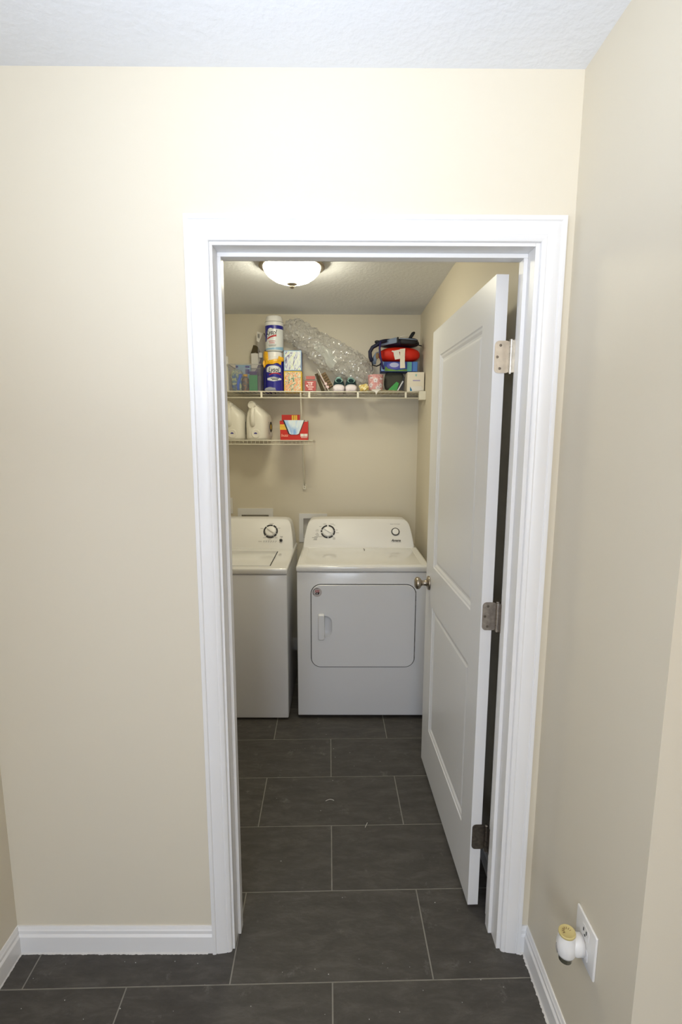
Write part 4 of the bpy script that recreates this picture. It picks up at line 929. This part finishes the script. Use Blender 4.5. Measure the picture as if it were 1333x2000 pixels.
for i in range(13):
    f = i / 12; rows.append([(-.170 + f * .115 + (k - 1.5) * .017 * (1 - .5 * abs(f - .5) + .3 * math.sin(f * 9 + k)) + .02, 2.028 - .012 * math.sin(k * 2 + f * 5) - .006 * f, 2.150 + .012 * math.sin(k + f * 4) - f * .125 + k * .010) for k in range(5)])
loft(bm, rows, False, False, closed=False); obj('paper_liner', bm, M['wrapwhite'], t, smooth=True)

# yellow crumpled packet
bm = new(); superblob(bm, (.160, 1.958, Z1 + .024), (.032, .018, .0235), 2.2, wob=.55, ws=45, seed=8); solo('yellow_packet', bm, M['crumple'], 'crumpled yellow and white packet left of the pink cup', 'packet')
# pink floral cup
t = thing('pink_cup', (.238, 2.03, Z1 + .012), 'pink cup with white flowers on the upper shelf', 'cup')
zc = Z1 + .0125
bm = new(); lathe(bm, (.238, 2.03, zc), (0, 0, 1), [(0, .043), (.003, .0465), (.098, .050), (.100, .049), (.098, .046), (.004, .042), (.0035, .002)], 40, True, True); obj('cup_body', bm, M['pinkfl'], t, angle=40)
for fu, fz in ((-.004, .062), (.034, .030), (-.036, .032), (.012, .014), (.038, .080), (-.034, .086)):
    bm = new()
    for k in range(5):
        a = R(72 * k + 18); c_ = (fu + .0095 * math.cos(a), .0006, zc + fz + .0095 * math.sin(a)); vs = [bm.verts.new((c_[0] + .0062 * math.cos(R(b)), .0006 + .0001 * k, c_[2] + .0062 * math.sin(R(b)))) for b in range(0, 360, 30)]; bm.faces.new(vs)
    bend(bm, (.238, 2.03), .0485 if fz > .05 else .0475); fl = obj('flower_print', bm, M['rubber'], t)
    bm = new(); vs = [bm.verts.new((fu + .0028 * math.cos(R(b)), .0014, zc + fz + .0028 * math.sin(R(b)))) for b in range(0, 360, 40)]; bm.faces.new(vs); bend(bm, (.238, 2.03), .0485 if fz > .05 else .0475); obj('flower_centre', bm, M['grey_ink'], fl)
# quilted flat pouch on the deck
bm = new(); rows = []
for i in range(41):
    x = .155 + .255 * i / 40; e = math.sin(math.pi * i / 40) ** .45; rg = []
    for k in range(20):
        a = 2 * math.pi * k / 20; rg.append((x, 2.04 + .105 * math.cos(a) * (.7 + .3 * e), Z1 + .0065 + .006 * e * math.sin(a) + .0012 * math.sin(i * 1.3) * math.sin(a)))
    rows.append(rg)
loft(bm, rows); solo('quilted_pouch', bm, M['quilt'], 'flat beige quilted pouch lying on the deck under the pink cup', 'pouch', smooth=True)
bm = new(); prism(bm, [(.205, 1.9185, Z1 + .004), (.262, 1.9185, Z1 + .006), (.247, 1.9185, Z1 + .000), (.235, 1.9185, Z1 - .022), (.226, 1.9185, Z1 - .002)], (0, .0008, 0)); prism(bm, [(.205, 1.919, Z1 + .004), (.262, 1.919, Z1 + .006), (.27, 1.96, Z1 + .0165), (.21, 1.96, Z1 + .0165)], (0, 0, .0008)); solo('paper_napkin', bm, M['whitepaper'], 'white napkin corner hanging over the shelf edge below the pink cup', 'napkin')
# dark bag and green packet
zq = Z1 + .014
bm = new(); superblob(bm, (.365, 2.10, zq + .066), (.065, .050, .064), 3.4, wob=.08, ws=14, seed=4); solo('dark_grey_bag', bm, mat('dark_grey_cloth', '#4a4a40', .9), 'dark grey cloth bag in shadow below the blue tissue box', 'bag', smooth=True)
def para(pts, th, y): 
    bm = new(); prism(bm, [(a, y, Z1 + b) for a, b in pts], (0, th, 0)); return bm
t = thing('green_packet', (.36, 2.0, zq), 'glossy green packet with black and silver edge tilted beside the white box', 'packet')
obj('green_face', para([(.318, .016), (.375, .012), (.388, .058), (.372, .068)], .006, 2.000), M['greenpk'], t)
obj('silver_edge', para([(.376, .012), (.384, .011), (.418, .070), (.410, .074)], .006, 1.999), mat('silver_foil', '#c8ccd0', .25, .8), t)
obj('black_face', para([(.385, .011), (.418, .014), (.424, .100), (.416, .098)], .007, 2.001), M['black'], t)
# white medical style box
t = thing('white_box', (.505, 2.03, Z1), 'upright white box with lilac lettering bar and teal corner, at the right end', 'box')
x0, x1, y0, y1 = .437, .545, 1.960, 2.10
bm = new(); box(bm, (x0, y0, Z1 + .001), (x1, y1, Z1 + .124), .0012, 1); obj('carton', bm, M['cream'], t)
bm = new(); box(bm, (x0 + .035, y0 - .0006, Z1 + .068), (x0 + .082, y0 - .0001, Z1 + .0745)); obj('lilac_bar', bm, M['lilac'], t)
bm = new(); prism(bm, [(x0 + .018, y0 - .0006, Z1 + .006), (x0 + .036, y0 - .0006, Z1 + .006), (x0 + .018, y0 - .0006, Z1 + .034)], (0, .0005, 0)); obj('teal_corner', bm, M['tealp'], t)
bm = new(); prism(bm, [(x0 + .032, y0 - .0025, Z1 + .004), (x1 - .006, y0 - .0055, Z1 + .010), (x1 - .016, y0 - .0025, Z1 + .036), (x0 + .026, y0 - .0015, Z1 + .034)], (0, .001, 0)); obj('front_flap', bm, M['whitepaper'], t)
bm = new(); box(bm, (x0 + .050, y0 - .0006, Z1 + .098), (x0 + .060, y0 - .0001, Z1 + .112)); obj('green_print', bm, M['seafoam'], t)
bm = new(); box(bm, (.547, 2.02, Z1), (.5515, 2.15, Z1 + .130)); solo('dark_folder', bm, M['darkcard'], 'dark folder edge between the white box and the side wall', 'folder')
# blue tissue box resting on the white box and grey bag
zt2 = Z1 + .1335
t = thing('blue_tissue_box', (.395, 2.07, zt2), 'flat blue and green tissue box under the red pillow', 'tissue box')
x0, x1, y0, y1 = .272, .508, 2.010, 2.13
bm = new(); box(bm, (x0, y0, zt2), (x1, y1, zt2 + .062), .0012, 1); obj('carton', bm, M['bluebox'], t)
Y = y0 - .0006
bm = new(); prism(bm, [(x0 + .022, Y, zt2 + .002), (x0 + .170, Y, zt2 + .002), (x0 + .165, Y, zt2 + .016), (x0 + .10, Y, zt2 + .008), (x0 + .045, Y, zt2 + .018), (x0 + .026, Y, zt2 + .034)], (0, .0005, 0)); obj('green_print', bm, mat('leaf_green_print', '#6f9a3c', .5), t)
bm = new(); prism(bm, [(x0 + .082 + .045 * math.cos(R(a)), Y - .0005, zt2 + .036 + .022 * math.sin(R(a))) for a in range(0, 360, 15)], (0, .0005, 0)); obj('oval_print', bm, mat('indigo_print', '#5a5ab4', .5), t)
bm = new(); prism(bm, [(x0 + .084 + .030 * math.cos(R(a)), Y - .001, zt2 + .041 + .015 * math.sin(R(a))) for a in range(0, 360, 15)], (0, .0005, 0)); obj('oval_centre', bm, mat('pale_lilac_print', '#b9bfe0', .5), t)
bm = new(); box(bm, (x0 + .168, Y, zt2 + .002), (x0 + .198, Y + .0005, zt2 + .060)); obj('teal_print', bm, mat('sea_green_print', '#5fa7a0', .5), t)
bm = new(); box(bm, (x0 + .205, Y, zt2 + .001), (x1 - .001, Y + .0005, zt2 + .061)); obj('light_end', bm, M['bluebox2'], t)
bm = new(); prism(bm, [(x0 + .001, Y, zt2 + .060), (x0 + .018, Y, zt2 + .060), (x0 + .014, Y, zt2 + .030), (x0 + .020, Y, zt2 + .006), (x0 + .001, Y, zt2 + .004)], (0, .0005, 0)); obj('pale_print', bm, M['skyblue'], t)
# red pillow with tags
zp = zt2 + .0625
t = thing('red_pillow', (.39, 2.07, zp), 'bright red rolled travel pillow with white tags under the backpack', 'pillow')
bm = new(); superblob(bm, (.392, 2.065, zp + .047), (.136, .075, .0475), 2.5, 48, 24, wob=.05, ws=14, seed=2); obj('cushion', bm, M['orangered'], t, smooth=True)
def tagstrip(pts, wd, yoff):
    bm = new(); rows = []
    for (x, y, z), (dx, dz) in pts: rows.append([(x, y, z), (x + dx, y, z + dz), (x + dx, y + .0008, z + dz), (x, y + .0008, z)])
    loft(bm, rows); return bm
o = obj('tag', tagstrip([((.335, 1.990, zp + .060), (.005, .006)), ((.350, 1.986, zp + .052), (.0, .012)), ((.395, 1.984, zp + .058), (-.001, .014)), ((.420, 1.984, zp + .062), (0, .016))], 0, 0), M['whitepaper'], t)
obj('tag', tagstrip([((.346, 1.985, zp + .060), (.036, .004)), ((.350, 1.982, zp + .035), (.038, .004)), ((.358, 1.982, zp + .008), (.036, .006))], 0, 0), M['whitepaper'], t)
obj('tag', tagstrip([((.388, 1.983, zp + .074), (.034, .004)), ((.390, 1.981, zp + .035), (.030, .004)), ((.390, 1.981, zp - .010), (.031, .002)), ((.391, 1.982, zp - .046), (.033, .002))], 0, 0), M['cream'], t)
# backpack on the pillow
zk = zp + .095
t = thing('backpack', (.37, 2.07, zk), 'navy and grey-blue backpack flopped over the red pillow, straps hanging left', 'backpack')
bm = new(); superblob(bm, (.385, 2.075, zk + .028), (.140, .080, .026), 2.6, 40, 20, wob=.10, ws=12, seed=6); obj('bag_body', bm, M['navy'], t, smooth=True)
bm = new(); rg = []
for f, z0, z1 in ((0, .004, .010), (.15, .004, .020), (.4, .008, .034), (.7, .013, .046), (.95, .018, .052), (1.0, .020, .050)):
    x = .255 + .112 * f; rg.append([(x, 1.990 + .012 * (1 - f), zk + z0), (x, 1.984 + .012 * (1 - f), zk + (z0 + z1) / 2), (x, 1.992 + .010 * (1 - f), zk + z1), (x, 2.03, zk + z1 + .002), (x, 2.03, zk + z0)])
loft(bm, rg); obj('grey_pocket', bm, M['greyny'], t, angle=50)
bm = new(); superblob(bm, (.446, 2.015, zk + .028), (.062, .032, .023), 3, 32, 16, wob=.05, ws=20); pk = obj('front_pocket', bm, M['blackny'], t, smooth=True)
bm = new(); tube(bm, [(.386, 1.987, zk + .044), (.42, 1.984, zk + .043), (.46, 1.985, zk + .040), (.495, 1.990, zk + .037)], .0035, 8); obj('piping', bm, M['greyny'], pk, smooth=True)
bm = new(); tube(bm, [(.388, 1.99, zk + .055), (.41, 1.99, zk + .060), (.44, 1.992, zk + .057)], .0022, 6); obj('zip_pull', bm, M['whitepaper'], pk, smooth=True)
bm = new(); box(bm, (.368, 1.985, zk + .018), (.380, 2.02, zk + .054), .003); obj('side_strap', bm, M['blackny'], t)
bm = new(); tube(bm, [(.452, 2.03, zk + .040), (.466, 2.025, zk + .060), (.478, 2.02, zk + .078), (.482, 2.02, zk + .087), (.474, 2.03, zk + .085), (.462, 2.035, zk + .066), (.450, 2.04, zk + .042)], .0095, 10, .006); obj('grab_loop', bm, M['blackny'], t, smooth=True)
bm = new(); tube(bm, [(.49, 2.0, zk + .012), (.51, 1.99, zk + .004), (.528, 1.985, zk - .002)], .004, 6); obj('cord', bm, M['blackny'], t, smooth=True)
bm = new(); tube(bm, [(.30, 1.99, zk + .030), (.262, 1.985, zk + .022), (.238, 1.98, zk + .002), (.212, 1.98, zk - .012), (.196, 1.98, zk - .040), (.198, 1.98, zk - .072), (.208, 1.98, zk - .098)], .020, 12, .012); obj('shoulder_strap', bm, M['navy'], t, smooth=True)
bm = new(); superblob(bm, (.243, 1.985, zk + .022), (.018, .014, .010), 2.5, 16, 10); obj('buckle', bm, M['blackny'], t, smooth=True)
bm = new(); tube(bm, [(.262, 1.972, zk + .020), (.256, 1.968, zk - .02), (.262, 1.966, zk - .07), (.276, 1.968, zk - .125), (.284, 1.975, zk - .148)], .011, 8, .0065); obj('webbing_strap', bm, M['purplestrap'], t, smooth=True)
bm = new(); rows = []
for x_, z_, w_ in ((.244, -.040, .020), (.236, -.060, .030), (.228, -.080, .034), (.222, -.100, .034), (.224, -.118, .026)):
    rows.append([(x_ - w_ / 2, 1.995, zk + z_), (x_ + w_ / 2, 1.995, zk + z_ + .004), (x_ + w_ / 2, 2.002, zk + z_ + .004), (x_ - w_ / 2, 2.002, zk + z_)])
loft(bm, rows); obj('strap_lining', bm, M['greyny'], t, smooth=True)
bm = new(); superblob(bm, (.244, 1.992, zk - .062), (.010, .004, .020), 2.4, 16, 10); obj('tan_patch', bm, M['tan'], t, smooth=True)
bm = new(); tube(bm, [(.208, 1.98, zk - .098), (.215, 1.982, zk - .122), (.240, 1.985, zk - .128), (.262, 1.99, zk - .118), (.272, 1.99, zk - .10)], .006, 8, .004); obj('strap_edge', bm, M['blackny'], t, smooth=True)
bm = new(); tube(bm, [(.209, 1.978, zk - .10), (.2105, 1.978, zk - .125), (.213, 1.978, zk - .148), (.210, 1.978, zk - .160)], .0022, 6); obj('cord', bm, M['blackny'], t, smooth=True)

# ------------------------------------------------------------------ hall outlet and plug-in freshener
t = thing('wall_outlet', (XR, -.325, .345), 'white outlet plate low on the right wall', 'outlet')
OY0, OY1, OZ0, OZ1 = -.372, -.282, .347, .463
bm = new(); box(bm, (XR - .0065, OY0, OZ0), (XR, OY1, OZ1), .003, 3); obj('plate', bm, M['white'], t, angle=40)
for zc_ in (.430, .378):
    bm = new(); rg = [(y, z) for y, z in rrect(-.344, -.310, zc_ - .0145, zc_ + .0145, .007, 4)]
    prism(bm, [(XR - .0075, y, z) for y, z in rg], (.002, 0, 0)); so = obj('socket', bm, M['trim'], t)
    bm = new(); box(bm, (XR - .0085, -.3345, zc_ - .001), (XR - .0073, -.332, zc_ + .008)); box(bm, (XR - .0085, -.322, zc_ - .001), (XR - .0073, -.3195, zc_ + .007)); cyl(bm, (XR - .0085, -.327, zc_ - .008), (XR - .0073, -.327, zc_ - .008), .0026, n=10); obj('slot', bm, M['black'], so)
bm = new(); cyl(bm, (XR - .0085, -.327, .404), (XR - .006, -.327, .404), .003, n=12); obj('screw', bm, M['steel'], t)
t = thing('air_freshener', (XR - .008, -.327, .36), 'white plug-in air freshener with yellow vented dial in the wall outlet', 'air freshener')
FX, FY, FZ = XR - .0085, -.318, .386
bm = new()
def fs(x, ry, rz, cz, n=28): return [(x, FY + ry * math.cos(2 * math.pi * i / n), cz + rz * math.sin(2 * math.pi * i / n)) for i in range(n)]
loft(bm, [fs(FX, .021, .027, FZ), fs(FX - .014, .0215, .0275, FZ), fs(FX - .022, .019, .025, FZ), fs(FX - .026, .016, .022, FZ + .002)]); obj('plug_body', bm, M['white'], t, smooth=True)
bm = new(); BXc = FX - .036
lathe(bm, (BXc, FY, FZ - .027), (0, 0, 1), [(0, .012), (.004, .019), (.012, .0225), (.030, .0225), (.045, .0200), (.052, .0175), (.058, .0170)], 32); obj('warmer_body', bm, M['white'], t, smooth=True)
bm = new(); lathe(bm, (BXc, FY, FZ + .031), (-.10, 0, 1), [(0, .0185), (.002, .0195), (.005, .0190), (.0062, .017), (.0052, .0145), (.0050, .001)], 32); tp = obj('yellow_dial', bm, M['gold'], t, angle=40)
for k in range(7):
    a = R(15 + k * 30); c_ = Vector((BXc - .0006 + .0085 * math.cos(a), FY + .0085 * math.sin(a), FZ + .0365)); d_ = Vector((math.cos(a), math.sin(a), .1)) * .0025
    bm = new(); tube(bm, [c_ - d_, c_ + d_], .0008, 6); obj('vent_slot', bm, M['tan'], tp)
bm = new(); lathe(bm, (BXc, FY, FZ - .041), (0, 0, 1), [(0, .0125), (.002, .015), (.015, .0155)], 24); obj('oil_bottle', bm, mat('murky_glass', '#4b4a3e', .15, coat=.5), t, angle=40)
bm = new(); tube(bm, [(BXc - .0225, FY - .006, FZ - .014), (BXc - .0238, FY - .002, FZ - .004), (BXc - .0225, FY + .002, FZ + .004)], .0014, 6); obj('slit', bm, M['grey_ink'], t, smooth=True)

# ------------------------------------------------------------------ litter on the tiles
def curl(pts, label, r=.0009):
    bm = new(); tube(bm, pts, r, 6); solo('lint_thread', bm, M['whitepaper'], label, 'thread', smooth=True)
curl([(-.055 + .004 * i, .640 + .010 * math.sin(i / 3.2), .0009) for i in range(10)], 'pale curled thread on the tile in mid floor')
curl([(.110 + .0015 * i, .490 + .006 * i * .6, .0009) for i in range(8)], 'short pale thread lying on the tile nearer the open door')
rn = random.Random(5); bm = new()
for k in range(44):
    x, y = (rn.uniform(-.9, .5), rn.uniform(-.2, -.03)) if k < 28 else (rn.uniform(-.28, .45), rn.uniform(.0, 1.2))
    s = rn.uniform(.0004, .0010); box(bm, (x - s, y - s, 0), (x + s * rn.uniform(.6, 2), y + s, .0008))
solo('paint_crumbs', bm, M['caulk'], 'tiny pale crumbs and paint specks scattered on the dark tiles', 'crumbs', kind='stuff')
